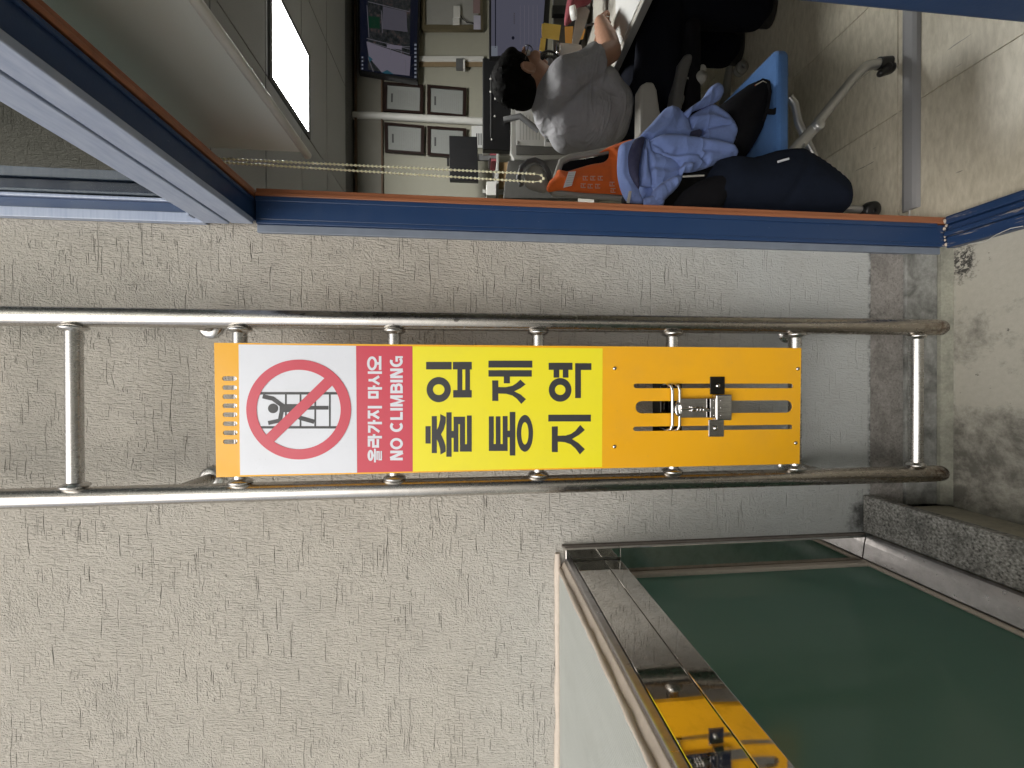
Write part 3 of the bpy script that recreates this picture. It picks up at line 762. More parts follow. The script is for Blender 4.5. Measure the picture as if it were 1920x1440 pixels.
def arc(cx_, cy_, rx_, ry_, t0, t1, n=28): return [(cx_+rx_*math.sin(R(t0+(t1-t0)*k/n)), cy_-ry_*math.cos(R(t0+(t1-t0)*k/n))) for k in range(n+1)]
def letters(polys): return multi(polys, zA, S2, t2, 'letter', M['white'], sign)
def bar(y, x0=414, x1=549, wd=29): return box4(x0, y-wd/2, x1, y+wd/2)
letters([bar(1270), bar(1194), stroke([(414, 1262), (549, 1202)], 30)])
flat([px(ell(481, 1105, 69, 62, 48), zA), px(ell(481, 1105, 41, 34, 40), zA)], S2, t2, 'letter', M['white'], sign)
letters([stroke(arc(480, 918, 55, 46, 48, 312), 29)])
letters([bar(834), box4(521, 762, 549, 848)])
letters([bar(733)])
letters([bar(689), bar(596), stroke([(416, 684), (545, 643), (416, 601)], 28)])
letters([bar(546), stroke([(428, 546), (428, 497), (436, 478), (450, 472), (466, 478), (475, 497), (475, 546)], 26), stroke([(476, 546), (476, 492), (486, 472), (505, 466), (526, 472), (535, 492), (535, 546)], 27)])
letters([bar(429)])
letters([bar(384), bar(308), stroke([(414, 376), (549, 316)], 30)])
letters([stroke(arc(479, 217, 55, 46, 48, 290), 29), box4(470, 163, 496, 220), box4(470, 160, 549, 182)])

# fixings: four dome screws
for sx, sy in ((222, 384), (1675, 388), (220, 1005), (1658, 977)):
    p = at(*z9(sx, sy), y=SY)
    MB().lathe([(.0046, 0), (.0045, -.0012), (.0036, -.0027), (.002, -.0034), (.0003, -.0036)], p, (0, 1, 0), 20).build('screw', M['chrome'], sign)
# latch
lat = MB()
def L9(x, y, d): v = at(*z9(x, y), y=SY); return Vector((v.x, SY-d, v.z))
def wire(name, pts, r):
    return MB().tube(pts, r, 12).build(name, M['chrome'], sign)
for xw in (660, 718):
    wire('latch_hook', [L9(xw-26, 512, -.03), L9(xw-20, 514, .004), L9(xw-6, 522, .010), L9(xw, 560, .012), L9(xw, 700, .012), L9(xw-1, 830, .012), L9(xw-8, 862, .010), L9(xw-22, 870, .004), L9(xw-28, 872, -.03)], .0037 if xw == 660 else .0034)
lp = MB(); pts = [(985, 620), (985, 772), (720, 772), (690, 755), (678, 715), (680, 670), (700, 632), (735, 622)]
lp.prism([L9(a, b, .014) for a, b in pts], (0, .003, 0)); lever = lp.build('latch_lever', M['chrome'], sign, .0008)
r_ = MB(); r_.tube([L9(700+22*math.cos(t), 705+48*math.sin(t), .018) for t in (2*math.pi*k/20 for k in range(21))], .0027, 8); sub(r_.build('latch_ring', M['chrome']), lever)
b_ = MB(); b_.tube([L9(715, 705, .018), L9(800, 703, .018)], .0030, 10); b_.tube([L9(800, 703, .018), L9(830, 704, .018)], .0054, 14); b_.tube([L9(830, 705, .018), L9(935, 710, .018)], .0042, 14)
for q in (838, 862, 886): b_.lathe([(.004, -.0016), (.0060, -.0009), (.0060, .0009), (.004, .0016)], L9(q, 706, .018), L9(q+10, 706, .018)-L9(q, 706, .018), 14)
sub(b_.build('latch_bolt', M['chrome']), lever)
hb = MB(); hb.prism([L9(a, b, .020) for a, b in box4(985, 592, 1112, 790)], (0, .016, 0)); hb.build('latch_housing', M['chrome'], sign, .002)
hp = MB(); hp.prism([L9(a, b, .0225) for a, b in box4(940, 622, 1035, 770)], (0, .0022, 0)); hpl = hp.build('latch_hinge', M['chrome'], sign, .0006)
for a, b in ((965, 636), (965, 693), (965, 752), (1020, 636), (1020, 752), (1020, 692)):
    sub(MB().lathe([(.0016, 0), (.0015, -.0006), (.0002, -.001)], L9(a, b, .0225), (0, 1, 0), 10).build('rivet', M['chrome']), hpl)
sub(MB().tube([L9(988, 600, .0235), L9(988, 782, .0235)], .0022, 12).build('hinge_pin', M['chrome']), hpl)
for (x0, y0, x1, y1, sx, sy, mm) in ((976, 450, 1093, 590, 1036, 522, 'darkchrome'), (964, 791, 1085, 927, 1018, 858, 'chrome')):
    fb = MB(); fb.prism([L9(a, b, .0028) for a, b in box4(x0, y0, x1, y1)], (0, .0025, 0)); fo_ = fb.build('latch_foot', M[mm], sign, .0012)
    sub(MB().lathe([(.0060, 0), (.0058, -.0015), (.0046, -.0034), (.0025, -.0045), (.0003, -.0048)], L9(sx, sy, .0028), (0, 1, 0), 22).build('screw', M['chrome']), fo_)
# inner clamp plate gripping the rung behind the slots
kp = MB(); kp.prism([Vector((v.x, SY+.014, v.z)) for v in (at(*z9(a, b), y=SY) for a, b in box4(548, 500, 780, 900))], (0, .003, 0)); kp.build('clamp_plate', M['darkchrome'], sign)

# ================================================================== GLAZED ENCLOSURE (left)
EX = -.482
enc = thing('glazed_enclosure', 'low glazed enclosure with white ribbed roof and polished steel frame on granite base', 'enclosure', (EX, WY, .3))
E0 = -1.9
MB().box((-3.2, E0, 1.192), (-.517, WY-.012, 1.204)).build('roof_sheet', M['roof'], enc)
ck = MB()
rng = random.Random(3)
def bead(path0, path1, r, n=60, j=.25):
    p0, p1 = Vector(path0), Vector(path1)
    pts = [p0.lerp(p1, i/n) + Vector((rng.uniform(-1,1), rng.uniform(-1,1), rng.uniform(-1,1)))*r*j*.4 for i in range(n+1)]
    ck.tube(pts, [r*(1+rng.uniform(-j, j)) for _ in pts], 8)
bead((-3.2, WY-.006, 1.207), (-.47, WY-.006, 1.207), .009); bead((-.512, E0, 1.203), (-.512, WY-.010, 1.203), .0065, 120)
ck.build('sealant_bead', M['caulk'], enc)
MB().prism([(-.5165, E0, 1.204), (EX-.012, E0, 1.189), (EX-.012, E0, 1.172), (-.5165, E0, 1.172)], (0, WY-.004-E0, 0)).build('roof_edge', M['caulk'], enc, .002)
MB().box((EX-.0115, E0, 1.172), (EX+.002, WY-.003, 1.188)).build('roof_trim', M['satin'], enc, .003)
tb = MB(); tb.box((EX-.05, E0, 1.088), (EX, WY-.031, 1.170)); tb.build('top_frame', M['mirror'], enc, .0015)
tb2 = MB(); tb2.box((EX-.05, E0, 1.040), (EX+.001, WY-.031, 1.0865), rot=Matrix.Rotation(R(2.2), 3, 'Y'), piv=(EX, 0, 1.0865)); tb2.build('top_frame', M['mirror'], enc, .0012)
wj_ = MB(); wj_.box((-.535, WY-.030, .30), (-.4525, WY-.0005, 1.0385)); wj_.box((-.4785, WY-.030, 1.0387), (-.4525, WY-.0005, 1.190)); wj_.build('wall_jamb', M['mirror'], enc, .0015)
MB().box((-.4555, WY-.012, .282), (-.449, WY+.001, 1.195)).build('sealant_bead', M['caulkdark'], enc, .002)
MB().box((-.530, WY-.050, .305), (-.518, WY-.031, 1.039)).build('glazing_bead', M['caulk'], enc, .003)
MB().box((-.536, E0, .30), (-.530, WY-.031, 1.041)).build('glass_pane', M['gglass'], enc)
bs = MB(); bs.prism([(-.449, E0, .282), (-.449, E0, .300), (-.470, E0, .306), (-.512, E0, .312), (-.537, E0, .299), (-.537, E0, .282)], (0, WY-.031-E0, 0)); bs.build('bottom_frame', M['satin'], enc, .0012)
MB().tube([(-.522, E0, .314), (-.522, WY-.033, .314)], .006, 10).build('glazing_bead', M['caulk'], enc)
MB().box((-.448, E0, .252), (-.339, WY-.001, .281)).build('granite_ledge', M['granite'], enc, .003)
MB().box((-.54, E0, .0), (-.378, WY-.0015, .2515)).build('kerb_wall', M['cream'], enc, .003)
MB().box((-3.2, E0, .0), (-.5405, WY-.002, .28)).build('stair_floor', M['cream'], enc)
MB().box((-3.2, E0-.05, .0), (EX-.01, E0-.001, 1.16)).build('end_panel', M['cream'], enc)

# ================================================================== BLIND AND CHAIN
BX = .62
bl = thing('roller_blind', 'grey roller blind half lowered inside the office window', 'blind', (BX, WY, 2.3))
zbar = at(578, 293, x=BX).z; ybar = at(578, 293, x=BX).y
MB().box((BX-.0006, -1.2, zbar+.008), (BX+.0006, ybar-.02, CZ-.06)).build('blind_cloth', M['blind'], bl)
MB().tube([(BX, -1.2, zbar), (BX, ybar-.004, zbar), (BX, ybar, zbar)], [.0105, .0105, .006], 16).build('bottom_bar', M['bar'], bl)
MB().tube([(BX+.01, -1.2, CZ-.045), (BX+.01, WY-.01, CZ-.045)], .02, 16).build('roller_tube', M['bar'], bl)
ch = MB()
ctop, cbot = at(415, 303, y=1.13), at(1022, 336, y=1.13)
def strand(a, b, n):
    for i in range(n+1):
        p = Vector(a).lerp(Vector(b), i/n); ch.ball(p, .0038, 8, 5)
    ch.tube([a, b], .0016, 6)
ca = [at(440, 299, y=1.13), at(1002, 326, y=1.13)]; cb = [at(440, 306, y=1.15), at(1000, 341, y=1.15)]
for c_ in (ca, cb): c_[0] = c_[1] + (c_[0]-c_[1])*((2.36-c_[1].z)/(c_[0].z-c_[1].z))
strand(ca[0], ca[1], 100); strand(cb[0], cb[1], 100)
lo = (ca[1]+cb[1])/2; lo.z -= .028
arc = [ca[1], ca[1].lerp(lo, .6)+Vector((.004, 0, -.004)), lo, cb[1].lerp(lo, .6)+Vector((-.004, 0, -.004)), cb[1]]
for p in arc[1:-1]: ch.ball(p, .0043, 8, 5)
ch.tube(arc, .0012, 6)
tag(ch.build('bead_chain', M['bead']), 'pale yellow bead chain loop hanging beside the blind', 'chain')

# ================================================================== OFFICE THINGS
# ---- back wall
yb = BY-.02
tv = thing('television', 'large wall television showing an outdoor camera view on the back wall', 'television', at(730, 50, y=BY-.1))
TY = BY-.10
slab('casing', [(670, -60), (672, 135), (783, 153), (789, -45)], TY, .05, M['black'], tv, .004)
sc_ = slab('screen', [(674, -55), (676, 131), (780, 148), (785, -42)], TY-.002, .001, M['scr_navy'], tv)
def scr(name, poly, k, m_): 
    o = slab(name, poly, TY-.003-.0006*k, .0004, m_); sub(o, sc_)
scr('picture', [(690, -40), (690, 131), (768, 142), (770, -30)], 1, M['scr_dark'])
scr('picture_road', [(687, 78), (770, 106), (768, 142), (716, 136), (692, 108)], 2, M['scr_road'])
scr('picture_trees', [(690, 30), (712, 32), (712, 54), (690, 52)], 2, M['scr_green'])
scr('picture_trees', [(718, 12), (762, 22), (764, 60), (716, 54)], 2, M['scr_mid'])
for a, b in (((688, 72), (768, 92)), ((688, 78), (768, 101)), ((690, 3), (768, 22)), ((688, 10), (692, 70)), ((715, 20), (717, 62)), ((724, 84), (768, 88)), ((732, 90), (733, 102)), ((752, 92), (753, 106)), ((690, 108), (700, 134)), ((760, 112), (761, 140))):
    scr('picture_rail', stroke([a, b], 1.0), 3, M['scr_rail'])
scr('picture_canopy', [(690, 104), (699, 111), (693, 116)], 4, M['scr_teal']); scr('picture_canopy', [(716, 136), (726, 131), (738, 139), (722, 138)], 4, M['scr_teal'])
scr('picture_sign', [(726, 83), (754, 86), (753, 93), (725, 90)], 4, M['scr_road'])
for k in range(9): scr('icon', R4(777, 82+7.5*k, 781, 86+7.5*k), 1, M['scr_white'])
for k in range(4): scr('icon', R4(678, 106+7*k, 681, 109+7*k), 1, M['scr_white'])

def certificate(pts, label, title=True):
    """framed sheet on the wall; pts = outer corners in the photo"""
    c0 = at(*pts[0], y=yb)
    t = thing('framed_certificate', label, 'picture frame', at(*pts[2], y=yb), 'framed certificates on the back wall')
    (ax, ay), (bx_, by_), (cx_, cy_), (dx_, dy_) = pts
    def bil(u, v):
        return (ax*(1-u)*(1-v)+bx_*u*(1-v)+cx_*u*v+dx_*(1-u)*v, ay*(1-u)*(1-v)+by_*u*(1-v)+cy_*u*v+dy_*(1-u)*v)
    W = .085; H_ = .085
    def bq(u0, v0, u1, v1): return [bil(u0, v0), bil(u1, v0), bil(u1, v1), bil(u0, v1)]
    flat([quad_px(bq(0,0,1,1), yb), quad_px(bq(W,H_,1-W,1-H_), yb)], yb-.016, .016, 'frame', M['frame'], t)
    pp = slab('sheet', bq(W-.01, H_-.01, 1-W+.01, 1-H_+.01), yb-.006, .003, M['cert'], t)
    mb = MB()
    for k in range(9):
        u = .36+.055*k
        mb.prism([at(*q, y=yb-.0066) for q in bq(u, .2, u+.018, .80 if k % 3 else .74)], (0, .0003, 0))
    o = mb.build('text_lines', M['print']); sub(o, pp)
    mb = MB(); mb.prism([at(*q, y=yb-.0066) for q in bq(.18, .34, .225, .64)], (0, .0003, 0)); sub(mb.build('title_line', M['printd']), pp)
    return t
def z0_(x, y): return (660+x/4.5, y/4.5)
certificate([z0_(*p) for p in ((272,700),(605,725),(600,970),(267,945))], 'dark framed certificate just below the television, next to the ceiling')
certificate([z0_(*p) for p in ((636,722),(965,752),(960,998),(635,972))], 'dark framed certificate beside the white pipe, nearest the black monitor arm')
certificate([z0_(*p) for p in ((275,1040),(612,1068),(608,1312),(280,1288))], 'dark framed certificate above the one partly hidden by a black display')
certificate([z0_(*p) for p in ((637,1070),(965,1092),(960,1340),(636,1315))], 'dark framed certificate partly hidden behind a small black display')
labs = ['upper dark framed certificate beside the television, right of the white pipe', 'lower dark framed certificate right of the white pipe, fully visible', 'upper dark framed certificate left of the white pipe, beside the bead chain', 'dark framed certificate partly hidden behind the small black display']
for o, l in zip([o for o in C.objects if o.name.startswith('framed_certificate')], labs): o['label'] = l

pipe = MB().tube([at(662, 217, y=BY-.03), at(700, 217, y=BY-.03), at(908, 228, y=BY-.03), at(1000, 232, y=BY-.03)], .030, 18).build('pipe', M['white_p'])
tag(pipe, 'thick white vertical pipe between the framed certificates', 'pipe')
cd = thing('cable_trunking', 'narrow white cable trunking with brown edge and a dark switch box', 'cable trunking', at(900, 113, y=yb))
slab('channel', R4(786, 105, 907, 114), yb-.016, .015, M['white_p'], cd, .002); slab('backing', R4(786, 114.5, 907, 125), yb-.004, .0035, M['brownp'], cd)
slab('switch_box', R4(855, 109, 868, 128), yb-.05, .033, M['dgrey_p'], cd, .003); slab('switch_cover', R4(868.3, 111, 872, 129), yb-.05, .033, M['white_p'], cd, .002)
gf = thing('gilt_frame', 'gilt edged grey board with a white socket box and cables', 'frame', at(900, 30, y=yb))
flat([rect_px(791, -60, 905, 61, yb), rect_px(798, -50, 897, 52, yb)], yb-.03, .03, 'border', M['gold'], gf)
slab('board', R4(798.3, -49, 896.7, 51.7), yb-.008, .006, M['grey_p'], gf)
slab('socket_box', R4(850, 10, 863, 32), yb-.04, .03, M['white_p'], gf, .003); slab('plug', R4(849, 32.5, 862, 46), yb-.035, .02, M['white_p'], gf, .003)
MB().tube([at(863, 28, y=yb-.02), at(868, 36, y=yb-.03), at(876, 42, y=yb-.03), at(890, 44, y=yb-.02)], .004, 8).build('cable', M['black'], gf)
slab('note_sheet', R4(887, -10, 900, 25), yb-.034, .001, simple('pinkish_paper', (.25, .17, .17), .7), gf); slab('note_sheet', R4(888, 29, 901, 55), yb-.034, .001, simple('lavender_paper', (.42, .40, .48), .7), gf)
po = thing('poster', 'small white printed notice on the wall beside the partition', 'notice', at(905, 255, y=yb))
ps = slab('sheet', R4(884, 236, 907, 277), yb-.004, .002, M['paper'], po)
for k in range(3): sub(slab('text_line', R4(893+4*k, 250, 895+4*k, 272), yb-.0046, .0004, M['printd']), ps)
# ---- small black display seen in front of the certificates
dy = 3.35
dp = thing('display', 'small black display standing in front of a framed certificate', 'display', at(940, 298, y=dy))
slab('panel', [(842, 254), (895, 256), (897, 340), (843, 338)], dy, .04, M['black'], dp, .004)
slab('stand', R4(896.3, 288, 925, 300), dy+.01, .02, M['dgrey_p'], dp, .003); slab('base', R4(925.3, 270, 930, 320), dy-.05, .14, M['dgrey_p'], dp, .003)
slab('side_clip', R4(838, 296, 842, 309), dy+.005, .02, M['black'], dp)
# ---- shelf with books
sy = 3.1
sh = thing('shelf', 'grey metal shelf unit against the back wall under the display', 'shelf', at(1000, 320, y=sy))
slab('shelf_board', R4(931, 255, 935, 380), sy, .4, M['grey_p'], sh, .002)
slab('post', R4(905, 281, 1060, 288), sy+.02, .03, M['grey_p'], sh, .002); slab('post', R4(905, 355, 1060, 362), sy+.02, .03, M['grey_p'], sh, .002)
slab('shelf_board', R4(960, 276, 964, 380), sy, .4, M['grey_p'], sh, .002)
bk = [(926, 938, 280, 286, 'yellown'), (927, 938, 286.5, 291, 'redb'), (925, 938, 291.5, 297, 'dgrey_p'), (929, 938, 297.5, 302, 'redb')]
bl_ = ['yellow spined book at the end of the short shelf row', 'thin dark red book beside the yellow one', 'dark grey binder in the middle of the shelf row', 'low dark red book at the chain side of the row']
for (a, b, c, d, mm), l in zip(bk, bl_):
    o = slab('book', R4(a+8, c, 931-.4+0, d) if False else R4(a-8, c, 930.6, d), sy+.02, .16, M[mm], None, .002); tag(o, l, 'book', 'books on the grey shelf')
o = slab('cardboard_box', R4(936, 304, 959.5, 352), sy+.03, .28, M['card'], None, .003); tag(o, 'brown cardboard box on the grey shelf', 'box')
o = slab('white_carton', R4(912, 340, 930.6, 366), sy-.03, .1, M['white_p'], None, .003); tag(o, 'small white carton on top of the shelf near the window trim', 'box')

# ---- partition behind the desk
py_ = 2.75
pt = thing('partition', 'grey fabric desk partition with a pinned planner', 'partition', at(1130, 270, y=py_))
slab('panel', [(958, 150), (957, 285), (964, 300), (1180, 300), (1180, 150)], py_, .04, M['grey_p'], pt, .006)
slab('panel_fabric', R4(968, 160, 1170, 290), py_-.004, .0035, M['part'], pt)
slab('lower_panel', [(953, 300.5), (946, 345), (944, 372), (1200, 372), (1200, 300.5)], py_-.02, .04, M['part'], pt, .004)
pl = slab('planner_sheet', [(966, 199), (1000, 201), (1024, 240), (1022, 274), (968, 272)], py_-.008, .002, M['paper'], pt)
for k in range(7): sub(slab('printed_line', R4(975+6*k, 212+2*k, 975.8+6*k, 262), py_-.0086, .0004, M['print']), pl)
sub(MB().ball(at(971, 267, y=py_-.012), (.012, .006, .012)).build('pin', M['grey_p']), pl)
cal = thing('desk_calendar', 'white desk calendar page marked 08 beside the seated person', 'calendar', at(1050, 262, y=2.5))
cs = slab('page', [(1021, 236), (1021, 274), (1046, 274), (1052, 268)], 2.5, .004, M['paper'], cal)
flat([quad_px(ell(1028, 257.5, 3.6, 2.4, 16), 2.499), quad_px(ell(1028, 257.5, 2.2, 1.1, 16), 2.499)], 2.4985, .0008, 'digit_zero', M['printd'], cs)
for ddx in (-1.75, 1.75):
    flat([quad_px(ell(1028+ddx, 263.6, 2.2, 2.6, 16), 2.499), quad_px(ell(1028+ddx, 263.6, 1.0, 1.3, 16), 2.499)], 2.4985, .0008, 'digit_eight', M['printd'], cs)
# ---- desk
dk = thing('desk', 'beige topped office desk with grey edge in front of the seated person', 'desk', (2.2, 2.1, 0))
DZ = .72
MB().box((1.60, 1.35, DZ-.025), (2.6, 2.72, DZ)).build('desk_top', M['desk'], dk, .003)
MB().box((1.588, 1.35, DZ-.034), (1.5995, 2.72, DZ+.002)).build('edge_band', M['grey_p'], dk, .003)
MB().box((1.72, 2.55, .0), (1.76, 2.70, DZ-.026)).build('leg', M['grey_p'], dk, .003); MB().box((2.5, 1.4, .0), (2.54, 2.70, DZ-.026)).build('leg', M['grey_p'], dk, .003)
MB().box((1.66, 2.2, .52), (1.9, 2.66, DZ-.027)).build('drawer', M['dgrey_p'], dk, .004)
MB().box((1.0, 2.36, DZ-.025), (1.587, 2.72, DZ-.0005)).build('side_top', M['desk'], dk, .003)
MB().box((1.02, 2.40, 0), (1.06, 2.7, DZ-.026)).build('leg', M['grey_p'], dk, .003)
sheet = MB().box((1.62, 1.5, DZ+.0005), (1.92, 1.98, DZ+.004)).build('paper_sheet', M['paper']); tag(sheet, 'white sheet of paper under the writing hand on the desk', 'paper')
# monitors
my = 2.45
mo = thing('monitor', 'computer monitor with a bright document on its screen on the desk', 'monitor', at(1105, 40, y=my))
slab('casing', [(917, -70), (917, 108), (1026, 101), (1036, -70)], my, .03, M['black'], mo, .003)
ms = slab('screen', [(921, -66), (921, 105), (1015, 99), (1026, -66)], my-.002, .0015, M['screen'], mo)
sub(slab('page_bar', [(928, -60), (928, 90), (930, 90), (930, -60)], my-.003, .0005, M['scr_navy']), ms)
sub(slab('task_strip', [(921, 86), (933, 86), (933, 105), (921, 105)], my-.003, .0005, M['scr_white']), ms)
sub(slab('page_logo', ell(962, 71, 2.6, 3.2, 18), my-.003, .0005, M['scr_navy']), ms)
for k in range(6): sub(slab('page_title', R4(963, 24+3.6*k, 965.5, 26.6+3.6*k), my-.003, .0005, M['scr_mid']), ms)
for k in range(5): sub(slab('page_line', R4(975+8*k, 10, 975.8+8*k, 84), my-.003, .0005, M['scr_road']), ms)
slab('stand', R4(1036, 10, 1096, 26), my+.01, .03, M['black'], mo); slab('base', R4(1096, -10, 1100, 50), my-.08, .2, M['black'], mo)
m2 = thing('monitor', 'black monitor seen from its back on a desk arm, behind the person', 'monitor', at(1000, 200, y=2.6))
m2y = 2.62
slab('casing', [(905, 108), (905, 280), (957, 282), (960, 112)], m2y, .05, M['black'], m2, .006)
MB().tube([at(945, 225, y=m2y-.02), at(975, 218, y=m2y-.06), at(1010, 245, y=m2y-.05)], .018, 10).build('arm', M['dgrey_p'], m2)
for q in ((920, 148), (920, 172), (929, 185), (928, 218), (922, 262)): MB().ball(at(*q, y=m2y-.001), .007, 10, 6).build('bolt', M['grey_p'], m2)
MB().box((-.01, 0, 0), (.01, .004, .01)) and None
slab('vent_strip', R4(919, 140, 921, 258), m2y-.002, .0015, M['dgrey_p'], m2)
# screen panel behind the notes and the notes
sp = slab('desk_screen', R4(1037, -80, 1100, 104), 2.50, .02, M['part'], None, .003); tag(sp, 'dark grey low screen carrying the yellow sticky notes behind the desk', 'desk screen')
nl = ['large square yellow sticky note under the bright monitor', 'narrow small yellow sticky note below the large square one', 'orange sticky note beside the clear ruler on the desk', 'slanted orange yellow sticky note nearest the writing hand']
for poly, mm, l in zip(([(1016, 45), (1021, 43), (1052, 47), (1048, 75), (1016, 70)], [(1014, 71), (1024, 72), (1021, 97), (1011, 94)], [(1059, 50), (1075, 49), (1072, 81), (1060, 80)], [(1077, 51), (1087, 47), (1098, 55), (1093, 73), (1074, 79)]), ('yellown', 'yellown', 'orangen', 'orangen'), nl):
    o = slab('sticky_note', poly, 2.36, .002, M[mm]); tag(o, l, 'sticky note', 'sticky notes by the monitor')
# tumbler
tp = at(1088, 102, y=2.2)
tu = thing('tumbler', 'white tumbler with a dark metal lid beside the sticky notes', 'tumbler', tp)
rt = .042
MB().lathe([(rt*.85, 0), (rt*.95, .004), (rt, .03), (rt, .115), (rt*.98, .118), (0, .118)], (tp.x, 2.2, tp.z), (0, 0, 1), 28).build('cup', M['white_p'], tu)
MB().lathe([(rt*1.0, .1185), (rt*1.02, .122), (rt*1.02, .136), (rt*.9, .140), (0, .140)], (tp.x, 2.2, tp.z), (0, 0, 1), 28).build('lid', M['chrome'], tu)
# black desk fan by the face
fp = at(1030, 118, y=2.15)
fn = thing('desk_fan', 'small round black desk fan in front of the face', 'fan', fp)
fm = MB(); fm.tube([fp+Vector((.062*math.cos(t), 0, .062*math.sin(t))) for t in (2*math.pi*k/28 for k in range(29))], .006, 8, False)
for k in range(14):
    t = math.pi*k/14; dd = Vector((.06*math.cos(t), 0, .06*math.sin(t))); fm.tube([fp-dd, fp+Vector((0, -.012, 0)), fp+dd], .0014, 5)
fm.build('grille', M['black'], fn); MB().lathe([(.022, 0), (.02, -.012), (0, -.016)], fp, (0, 1, 0), 18).build('hub', M['dgrey_p'], fn)
MB().box((fp.x-.06, 2.16, fp.z-.06), (fp.x+.06, 2.2, fp.z+.06)).build('motor_case', M['black'], fn, .02)
MB().tube([(fp.x, 2.18, fp.z-.05), (fp.x, 2.18, DZ)], .012, 10).build('stem', M['black'], fn)
# organiser with red cloth and pen pot
rc = pillow('red_pouch', [(1070, -20), (1062, 10), (1058, 44), (1072, 40), (1085, 12), (1108, 4), (1108, -20)], 2.15, .04, .04, M['redb'], None, .014); tag(rc, 'dark red cloth pouch standing on the desk behind the hand', 'pouch')
cl_ = MB().lathe([(.03, -.012), (.03, .012), (.022, .012), (.022, -.012), (.03, -.012)], at(1075, 24, y=2.08), (0, .6, 1), 20).build('tape_roll', M['white_p']); tag(cl_, 'small roll of white tape on the desk beside the red pouch', 'tape roll')
rl = slab('document_sleeve', [(1083, 14), (1098, 12), (1106, 20), (1096, 52), (1084, 84), (1072, 84)], 2.2, .006, M['desk']); tag(rl, 'translucent beige document sleeve leaning behind the writing hand', 'folder')

# ---- person's office chair
oc = thing('office_chair', 'grey office chair with a high headrest under the seated person', 'office chair', (1.34, 1.95, 0))
seat = MB(); seat.box((1.12, 1.70, .43), (1.60, 2.18, .50)); seat.build('seat', M['bag'], oc, .03, 4)
MB().tube([(1.33, 2.05, .12), (1.33, 2.05, .43)], .03, 16).build('column', M['black'], oc)
for k in range(5):
    a = R(72*k-5); e = Vector((1.33+.31*math.cos(a), 2.05+.31*math.sin(a), .075))
    l = MB().tube([(1.33, 2.05, .13), e+Vector((0, 0, .02))], [.03, .018], 10).build('base_leg', M['grey_p'], oc)
    cst = MB().lathe([(.012, -.022), (.030, -.020), (.032, -.006), (.020, -.004), (.020, .004), (.032, .006), (.030, .020), (.012, .022)], e-Vector((0, 0, .043)), (math.sin(a), -math.cos(a), 0), 18).build('caster', M['grey_p']); sub(cst, l)
# armrests
def pad(pts, r, name, m_):
    return MB().tube(pts, r, 12).build(name, m_, oc)
def arm(pxs, y, mm):
    o = slab('armrest', pxs, y, .07, M[mm], oc, .012)
    return o
arm([(1201, 158), (1212, 152), (1226, 152), (1233, 168), (1238, 205), (1246, 232), (1244, 262), (1200, 250)], 1.66, 'warm_p')
arm([(1259, 205), (1268, 150), (1274, 116), (1286, 99), (1298, 98), (1302, 108), (1294, 128), (1287, 160), (1280, 205)], 1.70, 'dgrey_p')
MB().tube([at(1262, 190, y=1.74), at(1330, 182, y=1.78), at(1345, 178, y=1.80)], .02, 12).build('arm_post', M['grey_p'], oc)
MB().tube([at(1235, 240, y=1.70), at(1310, 232, y=1.74), at(1340, 215, y=1.8)], .022, 12).build('arm_post', M['warm_p'], oc)
lev = MB(); lev.tube([at(1288, 150, y=1.72), at(1305, 143, y=1.72), at(1318, 128, y=1.72)], [.010, .012, .017], 12); lev.build('tilt_lever', M['grey_p'], oc)
kn = MB(); kn.lathe([(0, -.022), (.024, -.018), (.026, .0), (.026, .02), (0, .02)], at(1313, 147, y=1.71), (0, 1, 0), 20); kn.build('tension_knob', M['grey_p'], oc)
# backrest frame ring and headrest, seen from behind
hq = MB(); hc = [at(*q, y=1.78) for q in ((978, 348), (972, 333), (978, 313), (990, 303), (1003, 300), (1018, 306), (1028, 322), (1031, 340))]
hq.tube(hc, .011, 12); hq.build('headrest_frame', M['dgrey_p'], oc)
pillow('headrest', [(988, 352), (982, 335), (990, 316), (1004, 309), (1016, 314), (1024, 330), (1030, 352), (1020, 362)], 1.78, .025, .02, M['warm_p'], oc, .012)
bf = MB(); bpts = [(1035, 362), (1043, 330), (1052, 303), (1068, 295), (1100, 290), (1136, 283)]
fr = [at(*q, y=1.72) for q in bpts]
bf.tube(fr, .013, 12); bf.tube([at(*q, y=1.72) for q in ((1035, 362), (1090, 366), (1165, 372))], .013, 12); bf.tube([at(*q, y=1.72) for q in ((1136, 283), (1180, 272), (1230, 268))], .013, 12)
bf.build('backrest_frame', M['warm_p'], oc)
slab('backrest_mesh', [(1046, 345), (1056, 308), (1070, 301), (1225, 276), (1225, 372), (1048, 362)], 1.735, .012, M['bag'], oc, .004)
slab('back_spine', R4(1060, 322, 1290, 340), 1.75, .03, M['dgrey_p'], oc, .006)

# ---- orange vest over the backrest
ve = thing('safety_vest', 'orange mesh safety vest with a reflective band hung on the office chair back', 'safety vest', at(1180, 320, y=1.70))
vb = [(1026, 358), (1034, 336), (1048, 324), (1046, 300), (1056, 290)]
pillow('vest_body', [(1025, 352), (1030, 340), (1040, 330), (1047, 318), (1064, 321), (1085, 315), (1110, 308), (1132, 304), (1141, 295), (1141, 283), (1124, 286), (1150, 272), (1188, 262), (1200, 290), (1206, 330), (1206, 366), (1150, 364), (1090, 361), (1052, 357), (1028, 360)], 1.70, .022, .012, M['vest'], ve, .007,
       folds=[([(1060, 340), (1190, 350)], .02, .008), ([(1150, 285), (1195, 350)], .015, .010), ([(1045, 335), (1090, 358)], .012, .006), ([(1145, 300), (1145, 360)], .01, -.006)], power=.7, wr=.0015, wscale=60)
def on(poly, y, name, m_, parent, th=.002): return slab(name, poly, y, th, m_, parent)
